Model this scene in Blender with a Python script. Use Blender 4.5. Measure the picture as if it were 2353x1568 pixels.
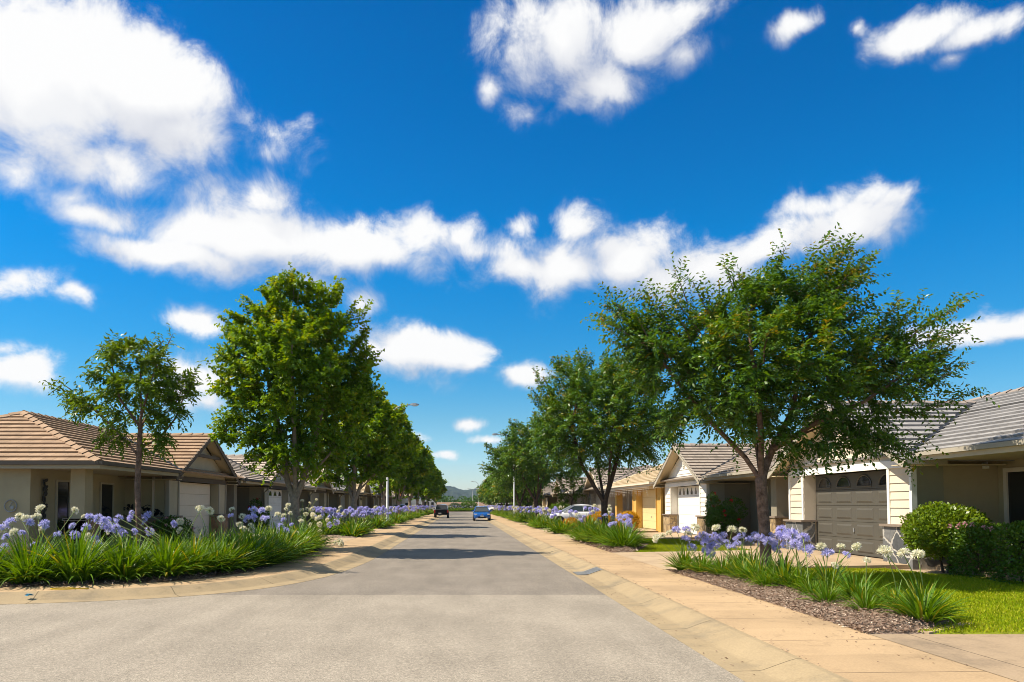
import bpy, bmesh, math, random
import numpy as np
from mathutils import Vector, Matrix

for o in list(bpy.data.objects):
    bpy.data.objects.remove(o)
S = bpy.context.scene
COL = S.collection
R = math.radians


def rgb(c, k=1.0):
    return (c[0] * k, c[1] * k, c[2] * k, 1)

# ------------------------------------------------------------------ camera, sky, sun, exposure
EYE = 1.65                       # eye height above the road
cam_d = bpy.data.cameras.new('camera')
cam = bpy.data.objects.new('camera', cam_d)
COL.objects.link(cam)
cam.location = (0, 0, EYE)
cam.rotation_euler = (R(90 + 2.5), 0, 0)
cam_d.sensor_width = 36
cam_d.lens = 25.31
cam_d.shift_x = 0.0496
cam_d.shift_y = 0.1293
cam_d.clip_start = 0.05
cam_d.clip_end = 12000
S.camera = cam

SUN_EL, SUN_AZ = 53.0, 184.0      # direction the sun stands: degrees counter-clockwise from +x
sun_dir = Vector((math.cos(R(SUN_EL)) * math.cos(R(SUN_AZ)), math.cos(R(SUN_EL)) * math.sin(R(SUN_AZ)), math.sin(R(SUN_EL))))
sl = bpy.data.lights.new('sun', 'SUN')
sl.energy = 4.8
sl.angle = R(0.5)
sl.color = (1.0, 0.89, 0.72)
sun = bpy.data.objects.new('sun', sl)
COL.objects.link(sun)
sun.location = (-30, -5, 40)
sun.rotation_euler = (-sun_dir).to_track_quat('-Z', 'Y').to_euler()

S.view_settings.view_transform = 'Standard'
S.view_settings.look = 'None'
S.view_settings.exposure = 0.66
S.view_settings.gamma = 1
S.cycles.use_denoising = True
S.cycles.filter_width = 0.9
S.cycles.denoising_prefilter = 'ACCURATE'
S.cycles.max_bounces = 6
S.cycles.diffuse_bounces = 3
S.cycles.glossy_bounces = 2
S.cycles.transmission_bounces = 4
S.cycles.volume_bounces = 0
S.cycles.sample_clamp_indirect = 6

world = bpy.data.worlds.new('World')
S.world = world
world.use_nodes = True


def build_sky():
    nt = world.node_tree
    nt.nodes.clear()
    N = nt.nodes.new
    L = nt.links.new

    def m(op, a, b=None, c=None, clamp=False):
        n = N('ShaderNodeMath'); n.operation = op; n.use_clamp = clamp
        for i, v in enumerate((a, b, c)):
            if v is None: continue
            if isinstance(v, (int, float)): n.inputs[i].default_value = v
            else: L(v, n.inputs[i])
        return n.outputs[0]

    def vm(op, a, b):
        n = N('ShaderNodeVectorMath'); n.operation = op
        for i, v in enumerate((a, b)):
            if isinstance(v, tuple): n.inputs[i].default_value = v
            else: L(v, n.inputs[i])
        return n.outputs['Value'] if op == 'LENGTH' else n.outputs[0]

    out = N('ShaderNodeOutputWorld')
    bg = N('ShaderNodeBackground')
    bg.inputs['Strength'].default_value = 0.10
    L(bg.outputs[0], out.inputs[0])
    sky = N('ShaderNodeTexSky')
    sky.sky_type = 'NISHITA'
    sky.sun_disc = False
    sky.sun_elevation = R(SUN_EL)
    sky.sun_rotation = R(90 - SUN_AZ)
    sky.altitude = 300
    sky.air_density = 1.0
    sky.dust_density = 0.35
    sky.ozone_density = 3.0
    hs = N('ShaderNodeHueSaturation')
    hs.inputs['Hue'].default_value = 0.485
    hs.inputs['Saturation'].default_value = 1.36
    hs.inputs['Value'].default_value = 0.95
    L(sky.outputs[0], hs.inputs['Color'])
    SKYCOL = hs.outputs[0]
    # clouds stand in compass directions: azimuth from the street's axis, and elevation
    geo = N('ShaderNodeTexCoord')
    sep = N('ShaderNodeSeparateXYZ')
    L(geo.outputs['Generated'], sep.inputs[0])
    az = m('ARCTAN2', sep.outputs[0], sep.outputs[1])
    el = m('ARCSINE', sep.outputs[2])
    # blue deepens quickly above the horizon; unseen warm tint overhead added for neutral shadows
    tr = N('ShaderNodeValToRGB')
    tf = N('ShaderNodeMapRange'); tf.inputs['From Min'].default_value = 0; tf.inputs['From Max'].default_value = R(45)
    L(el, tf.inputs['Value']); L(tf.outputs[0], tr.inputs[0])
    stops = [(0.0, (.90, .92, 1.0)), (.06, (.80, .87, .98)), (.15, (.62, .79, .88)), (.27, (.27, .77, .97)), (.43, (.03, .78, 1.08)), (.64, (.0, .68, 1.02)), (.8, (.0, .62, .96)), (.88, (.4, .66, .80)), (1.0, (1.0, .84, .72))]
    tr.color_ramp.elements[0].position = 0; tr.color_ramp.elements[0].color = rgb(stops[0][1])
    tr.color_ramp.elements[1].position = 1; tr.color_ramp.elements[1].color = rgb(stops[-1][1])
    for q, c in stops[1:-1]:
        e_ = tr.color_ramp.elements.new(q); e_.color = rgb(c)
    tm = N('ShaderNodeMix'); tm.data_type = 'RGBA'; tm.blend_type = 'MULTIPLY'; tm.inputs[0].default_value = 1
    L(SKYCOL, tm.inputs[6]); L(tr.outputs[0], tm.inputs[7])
    comb = N('ShaderNodeCombineXYZ')
    L(az, comb.inputs[0]); L(el, comb.inputs[1])
    p = comb.outputs[0]
    # (azimuth deg, elevation deg, half width deg, half height deg, strength)
    CL = CLOUDS

    def field(pv, warp_seed):
        n1 = N('ShaderNodeTexNoise'); n1.inputs['Scale'].default_value = 5.5
        n1.inputs['Detail'].default_value = 3; n1.inputs['Roughness'].default_value = 0.55
        L(pv, n1.inputs['Vector'])
        off = vm('SUBTRACT', n1.outputs['Color'], (0.5, 0.5, 0.5))
        off = vm('MULTIPLY', off, (0.11, 0.075, 0.0))
        q = vm('ADD', pv, off)
        acc = None
        for (a, e, ra, re_, k) in CL:
            d = vm('SUBTRACT', q, (R(a), R(e), 0))
            d = vm('MULTIPLY', d, (1 / R(ra), 1 / R(re_), 0))
            ln = vm('LENGTH', d, (0, 0, 0))
            v = m('MULTIPLY_ADD', ln, -k, k)
            acc = v if acc is None else m('SMOOTH_MAX', acc, v, 0.18)
        n2 = N('ShaderNodeTexNoise'); n2.inputs['Scale'].default_value = 13
        n2.inputs['Detail'].default_value = 11; n2.inputs['Roughness'].default_value = 0.66
        n2.inputs['Distortion'].default_value = 0.35
        L(pv, n2.inputs['Vector'])
        nn = m('SUBTRACT', n2.outputs['Fac'], 0.5)
        n3 = N('ShaderNodeTexNoise'); n3.inputs['Scale'].default_value = 4.5
        n3.inputs['Detail'].default_value = 2
        L(pv, n3.inputs['Vector'])
        soft = m('MULTIPLY_ADD', m('SUBTRACT', n3.outputs['Fac'], 0.5), 1.2, acc)
        soft = m('MULTIPLY_ADD', nn, 0.55, soft)
        return m('MULTIPLY_ADD', nn, 1.7, acc), m('MINIMUM', soft, 1.1)

    d0, s0 = field(p, 0)
    p1 = vm('ADD', p, (-0.022, 0.042, 0))
    d1, s1 = field(p1, 0)
    mr = N('ShaderNodeMapRange'); mr.interpolation_type = 'SMOOTHERSTEP'
    mr.inputs['From Min'].default_value = -0.10
    mr.inputs['From Max'].default_value = 0.95
    L(d0, mr.inputs['Value'])
    crisp = m('MULTIPLY_ADD', m('MULTIPLY', m('SUBTRACT', s0, s1), 1.6, clamp=True), -0.40, 0.98)
    L(crisp, mr.inputs['From Max'])
    alpha = mr.outputs[0]
    rel = m('SUBTRACT', s0, s1)
    lit = m('MULTIPLY_ADD', rel, 0.50, 0.70)
    thick = m('MULTIPLY_ADD', d0, 0.06, 0.0, clamp=True)
    lit = m('ADD', lit, thick)
    # towards the sun (west, left) the clouds scatter more light forward
    fw = m('MULTIPLY_ADD', az, -0.26, 0.03)
    lit = m('ADD', lit, fw)
    lit = m('MAXIMUM', lit, 0.55)
    lit = m('MINIMUM', lit, 1.12)
    ramp = N('ShaderNodeMix'); ramp.data_type = 'RGBA'
    ramp.inputs[6].default_value = (3.9, 4.1, 4.7, 1)
    ramp.inputs[7].default_value = (6.3, 6.3, 6.3, 1)
    f2 = N('ShaderNodeMapRange')
    f2.inputs['From Min'].default_value = 0.55
    f2.inputs['From Max'].default_value = 1.05
    L(lit, f2.inputs['Value'])
    L(f2.outputs[0], ramp.inputs[0])
    mix = N('ShaderNodeMix'); mix.data_type = 'RGBA'
    L(alpha, mix.inputs[0])
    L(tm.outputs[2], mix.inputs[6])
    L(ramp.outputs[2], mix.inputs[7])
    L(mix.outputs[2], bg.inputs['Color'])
    world.cycles.sampling_method = 'MANUAL'
    world.cycles.sample_map_resolution = 512


CLOUDS = []


def cloud(x, y, rx, ry, k=1.0):
    # measured on the photograph at 2353 px across, kept as compass directions
    f = 1800 / 1.088
    u, w = (x - 1060) / f, (1160 - y) / f
    a = math.atan2(u, 1); e = math.atan2(w, math.hypot(1, u))
    sc = f * math.hypot(1, u)
    CLOUDS.append((math.degrees(a), math.degrees(e), math.degrees(rx / sc) * 1.05, math.degrees(ry / sc / (1 + w * w)) * 1.05, k))


for c in [(80, 170, 250, 230, 1.5), (300, 160, 235, 200, 1.5), (395, 270, 150, 150, 1.2), (250, 340, 190, 110, 1.0), (20, 350, 130, 90, .8), (-120, 120, 200, 260, 1.4),
          (235, 485, 150, 55, .8), (460, 400, 60, 60, .5), (590, 430, 120, 80, .8), (590, 540, 310, 115, 1.3), (420, 592, 225, 66, 1.2), (800, 560, 250, 76, 1.05), (960, 548, 130, 60, .75), (1060, 540, 60, 60, .55),
          (1190, 605, 120, 60, .8), (1300, 610, 130, 80, 1.0), (1420, 605, 120, 100, 1.2), (1520, 640, 190, 65, .9), (1335, 505, 80, 65, .6), (1188, 510, 50, 42, .6),
          (1650, 590, 150, 75, .9), (1800, 560, 150, 70, .9), (1950, 525, 170, 75, .9), (2030, 465, 110, 45, .6), (1890, 470, 100, 45, .5),
          (1290, 70, 180, 130, 1.1), (1385, 150, 150, 90, 1.0), (1500, 40, 170, 100, .9), (1225, 230, 60, 50, .55), (1610, 95, 65, 50, .6), (1145, 170, 45, 48, .6),
          (1825, 30, 65, 50, .62), (2150, 40, 130, 75, .8), (2290, 45, 130, 70, .8), (2240, 112, 50, 36, .65), (1990, 30, 30, 40, .4),
          (2290, 762, 190, 42, .9), (2170, 775, 60, 25, .6),
          (60, 640, 100, 45, .6), (185, 680, 55, 30, .6), (45, 838, 95, 52, .9), (440, 745, 100, 40, .65), (430, 870, 110, 75, .8), (460, 920, 100, 50, .7), (15, 790, 60, 30, .5),
          (980, 820, 185, 72, 1.1), (930, 785, 110, 60, .9), (1080, 840, 75, 40, .8), (860, 800, 70, 60, .7), (1205, 866, 75, 36, .75), (1075, 972, 55, 20, .7), (1005, 1038, 46, 15, .7), (1120, 1008, 50, 14, .6), (930, 1000, 50, 18, .5),
          (700, 650, 110, 50, .6), (810, 690, 60, 50, .55), (640, 290, 80, 40, .3), (560, 260, 60, 40, .3), (1110, 575, 230, 60, .5), (470, 440, 130, 100, .55), (160, 430, 170, 60, .5), (1600, 640, 360, 70, .6), (620, 330, 110, 60, .42), (1420, 560, 260, 60, .5)]:
    cloud(*c)
# unseen clouds overhead and behind the viewer, added to fill shadows with neutral light
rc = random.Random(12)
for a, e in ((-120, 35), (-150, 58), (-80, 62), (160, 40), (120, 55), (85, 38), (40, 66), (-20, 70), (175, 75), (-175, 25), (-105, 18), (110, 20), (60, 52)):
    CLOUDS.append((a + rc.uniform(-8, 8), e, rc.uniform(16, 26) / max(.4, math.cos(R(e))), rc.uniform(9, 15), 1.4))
build_sky()

# ------------------------------------------------------------------ materials


def new_mat(name):
    mt = bpy.data.materials.new(name)
    mt.use_nodes = True
    nt = mt.node_tree
    return mt, nt, nt.nodes['Principled BSDF']




def mat(name, col, rough=0.8, var=0.18, scale=3.0, bump=0.0, bscale=60.0, metal=0.0, spec=0.3, col2=None, coat=0.0, detail=6):
    mt, nt, b = new_mat(name)
    N, L = nt.nodes.new, nt.links.new
    tc = N('ShaderNodeTexCoord')
    n = N('ShaderNodeTexNoise'); n.inputs['Scale'].default_value = scale; n.inputs['Detail'].default_value = detail
    n.inputs['Roughness'].default_value = 0.65
    L(tc.outputs['Object'], n.inputs['Vector'])
    cr = N('ShaderNodeValToRGB')
    c2 = col2 or col
    cr.color_ramp.elements[0].position = 0.3; cr.color_ramp.elements[1].position = 0.7
    cr.color_ramp.elements[0].color = rgb(col, 1 - var)
    cr.color_ramp.elements[1].color = rgb(c2, 1 + var)
    L(n.outputs['Fac'], cr.inputs[0])
    L(cr.outputs[0], b.inputs['Base Color'])
    b.inputs['Roughness'].default_value = rough
    b.inputs['Metallic'].default_value = metal
    b.inputs['Specular IOR Level'].default_value = spec
    if coat: b.inputs['Coat Weight'].default_value = coat; b.inputs['Coat Roughness'].default_value = 0.08
    if bump:
        n2 = N('ShaderNodeTexNoise'); n2.inputs['Scale'].default_value = bscale; n2.inputs['Detail'].default_value = 4
        L(tc.outputs['Object'], n2.inputs['Vector'])
        bp = N('ShaderNodeBump'); bp.inputs['Strength'].default_value = bump; bp.inputs['Distance'].default_value = 0.02
        L(n2.outputs['Fac'], bp.inputs['Height']); L(bp.outputs[0], b.inputs['Normal'])
    return mt


def leaf_mat(name, dark, mid, tip, trans=0.35, gloss=0.25, rough=0.45):
    """foliage: per-leaf tint attribute picks the leaf's own colour"""
    mt, nt, b = new_mat(name)
    N, L = nt.nodes.new, nt.links.new
    at = N('ShaderNodeAttribute'); at.attribute_name = 'tint'
    cr = N('ShaderNodeValToRGB')
    cr.color_ramp.elements[0].color = rgb(dark); cr.color_ramp.elements[1].color = rgb(tip)
    e = cr.color_ramp.elements.new(0.68); e.color = rgb(mid)
    L(at.outputs['Fac'], cr.inputs[0])
    L(cr.outputs[0], b.inputs['Base Color'])
    b.inputs['Roughness'].default_value = rough
    b.inputs['Specular IOR Level'].default_value = gloss
    tr = N('ShaderNodeBsdfTranslucent')
    hs = N('ShaderNodeHueSaturation'); hs.inputs['Hue'].default_value = 0.475; hs.inputs['Saturation'].default_value = 1.1; hs.inputs['Value'].default_value = 1.35
    L(cr.outputs[0], hs.inputs['Color']); L(hs.outputs[0], tr.inputs['Color'])
    mx = N('ShaderNodeMixShader'); mx.inputs[0].default_value = trans
    L(b.outputs[0], mx.inputs[1]); L(tr.outputs[0], mx.inputs[2])
    L(mx.outputs[0], nt.nodes['Material Output'].inputs['Surface'])
    return mt


def tile_mat(name, c1, c2, course=0.32):
    """flat concrete shingle tiles: each tile a slightly different tone, open joints between"""
    mt, nt, b = new_mat(name)
    N, L = nt.nodes.new, nt.links.new
    uv = N('ShaderNodeUVMap')
    br = N('ShaderNodeTexBrick')
    br.inputs['Scale'].default_value = 1.0
    br.inputs['Brick Width'].default_value = 0.34
    br.inputs['Row Height'].default_value = course
    br.inputs['Mortar Size'].default_value = 0.006
    br.inputs['Mortar Smooth'].default_value = 0.1
    br.inputs['Color1'].default_value = rgb(c1); br.inputs['Color2'].default_value = rgb(c2)
    br.inputs['Mortar'].default_value = rgb(c1, 0.45)
    L(uv.outputs[0], br.inputs['Vector'])
    tc = N('ShaderNodeTexCoord')
    n = N('ShaderNodeTexNoise'); n.inputs['Scale'].default_value = 2.2; n.inputs['Detail'].default_value = 8; n.inputs['Roughness'].default_value = 0.7
    L(tc.outputs['Object'], n.inputs['Vector'])
    mr = N('ShaderNodeMapRange'); mr.inputs['From Min'].default_value = 0.3; mr.inputs['From Max'].default_value = 0.7
    mr.inputs['To Min'].default_value = 0.78; mr.inputs['To Max'].default_value = 1.18
    L(n.outputs['Fac'], mr.inputs['Value'])
    mu = N('ShaderNodeVectorMath'); mu.operation = 'SCALE'
    L(br.outputs['Color'], mu.inputs[0]); L(mr.outputs[0], mu.inputs['Scale'])
    L(mu.outputs[0], b.inputs['Base Color'])
    b.inputs['Roughness'].default_value = 0.75; b.inputs['Specular IOR Level'].default_value = 0.3
    n2 = N('ShaderNodeTexNoise'); n2.inputs['Scale'].default_value = 90
    L(tc.outputs['Object'], n2.inputs['Vector'])
    bp = N('ShaderNodeBump'); bp.inputs['Strength'].default_value = 0.25; bp.inputs['Distance'].default_value = 0.01
    L(n2.outputs['Fac'], bp.inputs['Height']); L(bp.outputs[0], b.inputs['Normal'])
    return mt


def stone_mat(name, c1, c2, mortar, scale=3.2):
    """random rubble stone: voronoi cells with pale pointing"""
    mt, nt, b = new_mat(name)
    N, L = nt.nodes.new, nt.links.new
    tc = N('ShaderNodeTexCoord')
    wn = N('ShaderNodeTexNoise'); wn.inputs['Scale'].default_value = 4
    L(tc.outputs['Object'], wn.inputs['Vector'])
    ad = N('ShaderNodeMixRGB'); ad.blend_type = 'ADD'; ad.inputs[0].default_value = 0.18
    L(tc.outputs['Object'], ad.inputs[1]); L(wn.outputs['Color'], ad.inputs[2])
    v1 = N('ShaderNodeTexVoronoi'); v1.feature = 'DISTANCE_TO_EDGE'; v1.inputs['Scale'].default_value = scale
    v2 = N('ShaderNodeTexVoronoi'); v2.inputs['Scale'].default_value = scale
    L(ad.outputs[0], v1.inputs['Vector']); L(ad.outputs[0], v2.inputs['Vector'])
    sp = N('ShaderNodeSeparateColor'); L(v2.outputs['Color'], sp.inputs[0])
    cr = N('ShaderNodeValToRGB'); cr.color_ramp.elements[0].color = rgb(c1); cr.color_ramp.elements[1].color = rgb(c2)
    L(sp.outputs[0], cr.inputs[0])
    edge = N('ShaderNodeMapRange'); edge.inputs['From Min'].default_value = 0.03; edge.inputs['From Max'].default_value = 0.06
    L(v1.outputs['Distance'], edge.inputs['Value'])
    mx = N('ShaderNodeMix'); mx.data_type = 'RGBA'
    L(edge.outputs[0], mx.inputs[0]); mx.inputs[6].default_value = rgb(mortar); L(cr.outputs[0], mx.inputs[7])
    n = N('ShaderNodeTexNoise'); n.inputs['Scale'].default_value = 12; n.inputs['Detail'].default_value = 8
    L(tc.outputs['Object'], n.inputs['Vector'])
    mr = N('ShaderNodeMapRange'); mr.inputs['To Min'].default_value = 0.5; mr.inputs['To Max'].default_value = 1.5
    L(n.outputs['Fac'], mr.inputs['Value'])
    mu = N('ShaderNodeVectorMath'); mu.operation = 'SCALE'
    L(mx.outputs[2], mu.inputs[0]); L(mr.outputs[0], mu.inputs['Scale'])
    L(mu.outputs[0], b.inputs['Base Color'])
    b.inputs['Roughness'].default_value = 0.8
    bp = N('ShaderNodeBump'); bp.inputs['Strength'].default_value = 0.7; bp.inputs['Distance'].default_value = 0.03
    L(edge.outputs[0], bp.inputs['Height']); L(bp.outputs[0], b.inputs['Normal'])
    return mt


def asphalt_mat(name, c, chip, chips=1.0):
    mt, nt, b = new_mat(name)
    N, L = nt.nodes.new, nt.links.new
    tc = N('ShaderNodeTexCoord')
    big = N('ShaderNodeTexNoise'); big.inputs['Scale'].default_value = 0.55; big.inputs['Detail'].default_value = 6; big.inputs['Roughness'].default_value = 0.6
    st = N('ShaderNodeMapping'); st.inputs['Scale'].default_value = (1.6, 0.3, 1)
    L(tc.outputs['Object'], st.inputs['Vector'])
    streak = N('ShaderNodeTexNoise'); streak.inputs['Scale'].default_value = 1.4; streak.inputs['Detail'].default_value = 5
    L(st.outputs[0], streak.inputs['Vector'])
    L(tc.outputs['Object'], big.inputs['Vector'])
    fine = N('ShaderNodeTexVoronoi'); fine.inputs['Scale'].default_value = 105
    L(tc.outputs['Object'], fine.inputs['Vector'])
    sp = N('ShaderNodeSeparateColor'); L(fine.outputs['Color'], sp.inputs[0])
    mid = N('ShaderNodeTexNoise'); mid.inputs['Scale'].default_value = 22; mid.inputs['Detail'].default_value = 3
    L(tc.outputs['Object'], mid.inputs['Vector'])
    cr = N('ShaderNodeValToRGB')
    cr.color_ramp.elements[0].color = rgb(c, 0.6); cr.color_ramp.elements[1].color = rgb(chip)
    e = cr.color_ramp.elements.new(0.2); e.color = rgb(c, 0.88)
    e = cr.color_ramp.elements.new(0.7); e.color = rgb(c, 1.1)
    L(sp.outputs[0], cr.inputs[0])
    def mr(src, a, bb, lo=0.3, hi=0.7):
        x = N('ShaderNodeMapRange'); x.inputs['From Min'].default_value = lo; x.inputs['From Max'].default_value = hi
        x.inputs['To Min'].default_value = a; x.inputs['To Max'].default_value = bb
        L(src, x.inputs['Value']); return x.outputs[0]
    m1 = N('ShaderNodeMath'); m1.operation = 'MULTIPLY'
    L(mr(big.outputs['Fac'], 0.86, 1.1), m1.inputs[0]); L(mr(streak.outputs['Fac'], 0.88, 1.08), m1.inputs[1])
    m2 = N('ShaderNodeMath'); m2.operation = 'MULTIPLY'
    L(m1.outputs[0], m2.inputs[0]); L(mr(mid.outputs['Fac'], 0.86, 1.12), m2.inputs[1])
    # scattered dark oil spots
    v = N('ShaderNodeTexNoise'); v.inputs['Scale'].default_value = 2.3; v.inputs['Detail'].default_value = 4; v.inputs['Roughness'].default_value = 0.7
    L(tc.outputs['Object'], v.inputs['Vector'])
    m3 = N('ShaderNodeMath'); m3.operation = 'MULTIPLY'
    L(m2.outputs[0], m3.inputs[0]); L(mr(v.outputs['Fac'], 1.0, 0.72, 0.66, 0.8), m3.inputs[1])
    mu = N('ShaderNodeVectorMath'); mu.operation = 'SCALE'
    L(cr.outputs[0], mu.inputs[0]); L(m3.outputs[0], mu.inputs['Scale'])
    L(mu.outputs[0], b.inputs['Base Color'])
    b.inputs['Roughness'].default_value = 0.85; b.inputs['Specular IOR Level'].default_value = 0.25
    bp = N('ShaderNodeBump'); bp.inputs['Strength'].default_value = 0.5; bp.inputs['Distance'].default_value = 0.008
    L(sp.outputs[1], bp.inputs['Height']); L(bp.outputs[0], b.inputs['Normal'])
    return mt


def concrete_mat(name, c, stain, joint=None, axis=1, bump=0.15):
    """brushed sandy concrete, blotchy, with optional saw-cut joints every few feet"""
    mt, nt, b = new_mat(name)
    N, L = nt.nodes.new, nt.links.new
    tc = N('ShaderNodeTexCoord')
    n = N('ShaderNodeTexNoise'); n.inputs['Scale'].default_value = 0.9; n.inputs['Detail'].default_value = 9; n.inputs['Roughness'].default_value = 0.68
    L(tc.outputs['Object'], n.inputs['Vector'])
    cr = N('ShaderNodeValToRGB')
    cr.color_ramp.elements[0].position = 0.28; cr.color_ramp.elements[1].position = 0.72
    cr.color_ramp.elements[0].color = rgb(stain); cr.color_ramp.elements[1].color = rgb(c, 1.12)
    e = cr.color_ramp.elements.new(0.5); e.color = rgb(c)
    L(n.outputs['Fac'], cr.inputs[0])
    f = N('ShaderNodeTexNoise'); f.inputs['Scale'].default_value = 45; f.inputs['Detail'].default_value = 3
    L(tc.outputs['Object'], f.inputs['Vector'])
    mr = N('ShaderNodeMapRange'); mr.inputs['To Min'].default_value = 0.8; mr.inputs['To Max'].default_value = 1.2
    L(f.outputs['Fac'], mr.inputs['Value'])
    mu = N('ShaderNodeVectorMath'); mu.operation = 'SCALE'
    L(cr.outputs[0], mu.inputs[0]); L(mr.outputs[0], mu.inputs['Scale'])
    col = mu.outputs[0]
    if joint:
        uv = N('ShaderNodeUVMap'); sp = N('ShaderNodeSeparateXYZ'); L(uv.outputs[0], sp.inputs[0])
        pp = N('ShaderNodeMath'); pp.operation = 'PINGPONG'; pp.inputs[1].default_value = joint / 2
        L(sp.outputs[axis], pp.inputs[0])
        j = N('ShaderNodeMapRange'); j.inputs['From Min'].default_value = 0.004; j.inputs['From Max'].default_value = 0.013
        j.inputs['To Min'].default_value = 0.42
        L(pp.outputs[0], j.inputs['Value'])
        m2 = N('ShaderNodeVectorMath'); m2.operation = 'SCALE'
        L(col, m2.inputs[0]); L(j.outputs[0], m2.inputs['Scale']); col = m2.outputs[0]
        # each poured bay has its own tone
        fl = N('ShaderNodeMath'); fl.operation = 'DIVIDE'; fl.inputs[1].default_value = joint
        L(sp.outputs[axis], fl.inputs[0])
        fr = N('ShaderNodeMath'); fr.operation = 'ROUND'; L(fl.outputs[0], fr.inputs[0])
        wn = N('ShaderNodeTexWhiteNoise'); wn.noise_dimensions = '1D'; L(fr.outputs[0], wn.inputs['W'])
        bt = N('ShaderNodeMapRange'); bt.inputs['To Min'].default_value = 0.92; bt.inputs['To Max'].default_value = 1.06
        L(wn.outputs['Value'], bt.inputs['Value'])
        m3 = N('ShaderNodeVectorMath'); m3.operation = 'SCALE'
        L(col, m3.inputs[0]); L(bt.outputs[0], m3.inputs['Scale']); col = m3.outputs[0]
    g = N('ShaderNodeTexNoise'); g.inputs['Scale'].default_value = 3.1; g.inputs['Detail'].default_value = 10; g.inputs['Roughness'].default_value = 0.75
    L(tc.outputs['Object'], g.inputs['Vector'])
    gr = N('ShaderNodeMapRange'); gr.inputs['From Min'].default_value = 0.56; gr.inputs['From Max'].default_value = 0.72
    gr.inputs['To Min'].default_value = 1.0; gr.inputs['To Max'].default_value = 0.68
    L(g.outputs['Fac'], gr.inputs['Value'])
    m4 = N('ShaderNodeVectorMath'); m4.operation = 'SCALE'
    L(col, m4.inputs[0]); L(gr.outputs[0], m4.inputs['Scale']); col = m4.outputs[0]
    L(col, b.inputs['Base Color'])
    b.inputs['Roughness'].default_value = 0.85; b.inputs['Specular IOR Level'].default_value = 0.2
    bp = N('ShaderNodeBump'); bp.inputs['Strength'].default_value = bump; bp.inputs['Distance'].default_value = 0.01
    L(f.outputs['Fac'], bp.inputs['Height']); L(bp.outputs[0], b.inputs['Normal'])
    return mt


M = {}
M['asphalt'] = asphalt_mat('asphalt', (0.222, 0.192, 0.160), (0.35, 0.31, 0.255))
M['asphalt_near'] = asphalt_mat('asphalt_chip_seal', (0.30, 0.262, 0.212), (0.47, 0.41, 0.33))
M['path'] = concrete_mat('sandy_concrete', (0.43, 0.305, 0.18), (0.33, 0.235, 0.14), 1.55, 1)
M['kerb'] = concrete_mat('kerb_concrete', (0.33, 0.255, 0.155), (0.19, 0.160, 0.115), 2.4, 1)
M['drive'] = concrete_mat('drive_concrete', (0.40, 0.30, 0.195), (0.29, 0.215, 0.145), 3.0, 0)
M['drive_old'] = concrete_mat('old_drive_concrete', (0.335, 0.25, 0.165), (0.18, 0.14, 0.10), 2.6, 0)
M['soil'] = mat('soil', (0.075, 0.05, 0.032), 0.95, 0.4, 6, 0.6, 40)
M['mulch'] = mat('mulch', (0.17, 0.115, 0.08), 0.95, 0.6, 14, 0.9, 55, col2=(0.25, 0.19, 0.145))
M['lawn_base'] = mat('lawn_base', (0.20, 0.23, 0.008), 0.95, 0.3, 5, 0.5, 80)
M['ground'] = mat('dry_ground', (0.16, 0.13, 0.07), 0.95, 0.3, 0.3)
M['field'] = mat('ploughed_field', (0.20, 0.115, 0.075), 0.95, 0.25, 0.25, col2=(0.24, 0.15, 0.09))
M['hill'] = mat('forest_hill', (0.010, 0.022, 0.014), 0.95, 0.5, 0.03, col2=(0.03, 0.042, 0.024))
M['grass'] = leaf_mat('grass_blades', (0.15, 0.26, 0.005), (0.32, 0.39, 0.006), (0.50, 0.46, 0.05), 0.3, 0.15, 0.6)
M['elm'] = leaf_mat('elm_leaves', (0.030, 0.098, 0.014), (0.095, 0.200, 0.014), (0.32, 0.23, 0.012), 0.34, 0.5, 0.38)
M['maple'] = leaf_mat('maple_leaves', (0.050, 0.145, 0.008), (0.165, 0.290, 0.008), (0.36, 0.36, 0.014), 0.40, 0.35, 0.45)
M['pistachio'] = leaf_mat('pinnate_leaves', (0.055, 0.135, 0.010), (0.13, 0.22, 0.012), (0.19, 0.19, 0.03), 0.35, 0.4, 0.4)
M['shrub'] = leaf_mat('shrub_leaves', (0.075, 0.150, 0.008), (0.165, 0.255, 0.010), (0.32, 0.33, 0.03), 0.32, 0.35, 0.35)
M['hedge'] = leaf_mat('hedge_leaves', (0.042, 0.11, 0.010), (0.085, 0.175, 0.012), (0.19, 0.27, 0.03), 0.3, 0.3, 0.35)
M['gold'] = leaf_mat('golden_leaves', (0.38, 0.20, 0.008), (0.62, 0.38, 0.012), (0.75, 0.48, 0.03), 0.3, 0.2, 0.5)
M['light_tree'] = leaf_mat('light_leaves', (0.06, 0.13, 0.015), (0.12, 0.21, 0.02), (0.22, 0.28, 0.04), 0.35, 0.3, 0.45)
M['grey_shrub'] = leaf_mat('grey_leaves', (0.09, 0.12, 0.07), (0.15, 0.18, 0.10), (0.22, 0.24, 0.12), 0.2, 0.2, 0.6)
M['strap'] = leaf_mat('strap_leaves', (0.036, 0.115, 0.006), (0.115, 0.235, 0.008), (0.42, 0.36, 0.04), 0.34, 0.35, 0.42)
M['stalk'] = mat('flower_stalk', (0.20, 0.27, 0.06), 0.6, 0.2, 8)
M['blue'] = leaf_mat('blue_petals', (0.43, 0.39, 0.71), (0.60, 0.56, 0.85), (0.74, 0.71, 0.92), 0.35, 0.1, 0.6)
M['white'] = leaf_mat('white_petals', (0.62, 0.62, 0.36), (0.82, 0.80, 0.66), (0.88, 0.86, 0.78), 0.3, 0.1, 0.6)
M['pink'] = leaf_mat('pink_petals', (0.62, 0.25, 0.30), (0.75, 0.40, 0.43), (0.82, 0.58, 0.58), 0.3, 0.1, 0.6)
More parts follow.
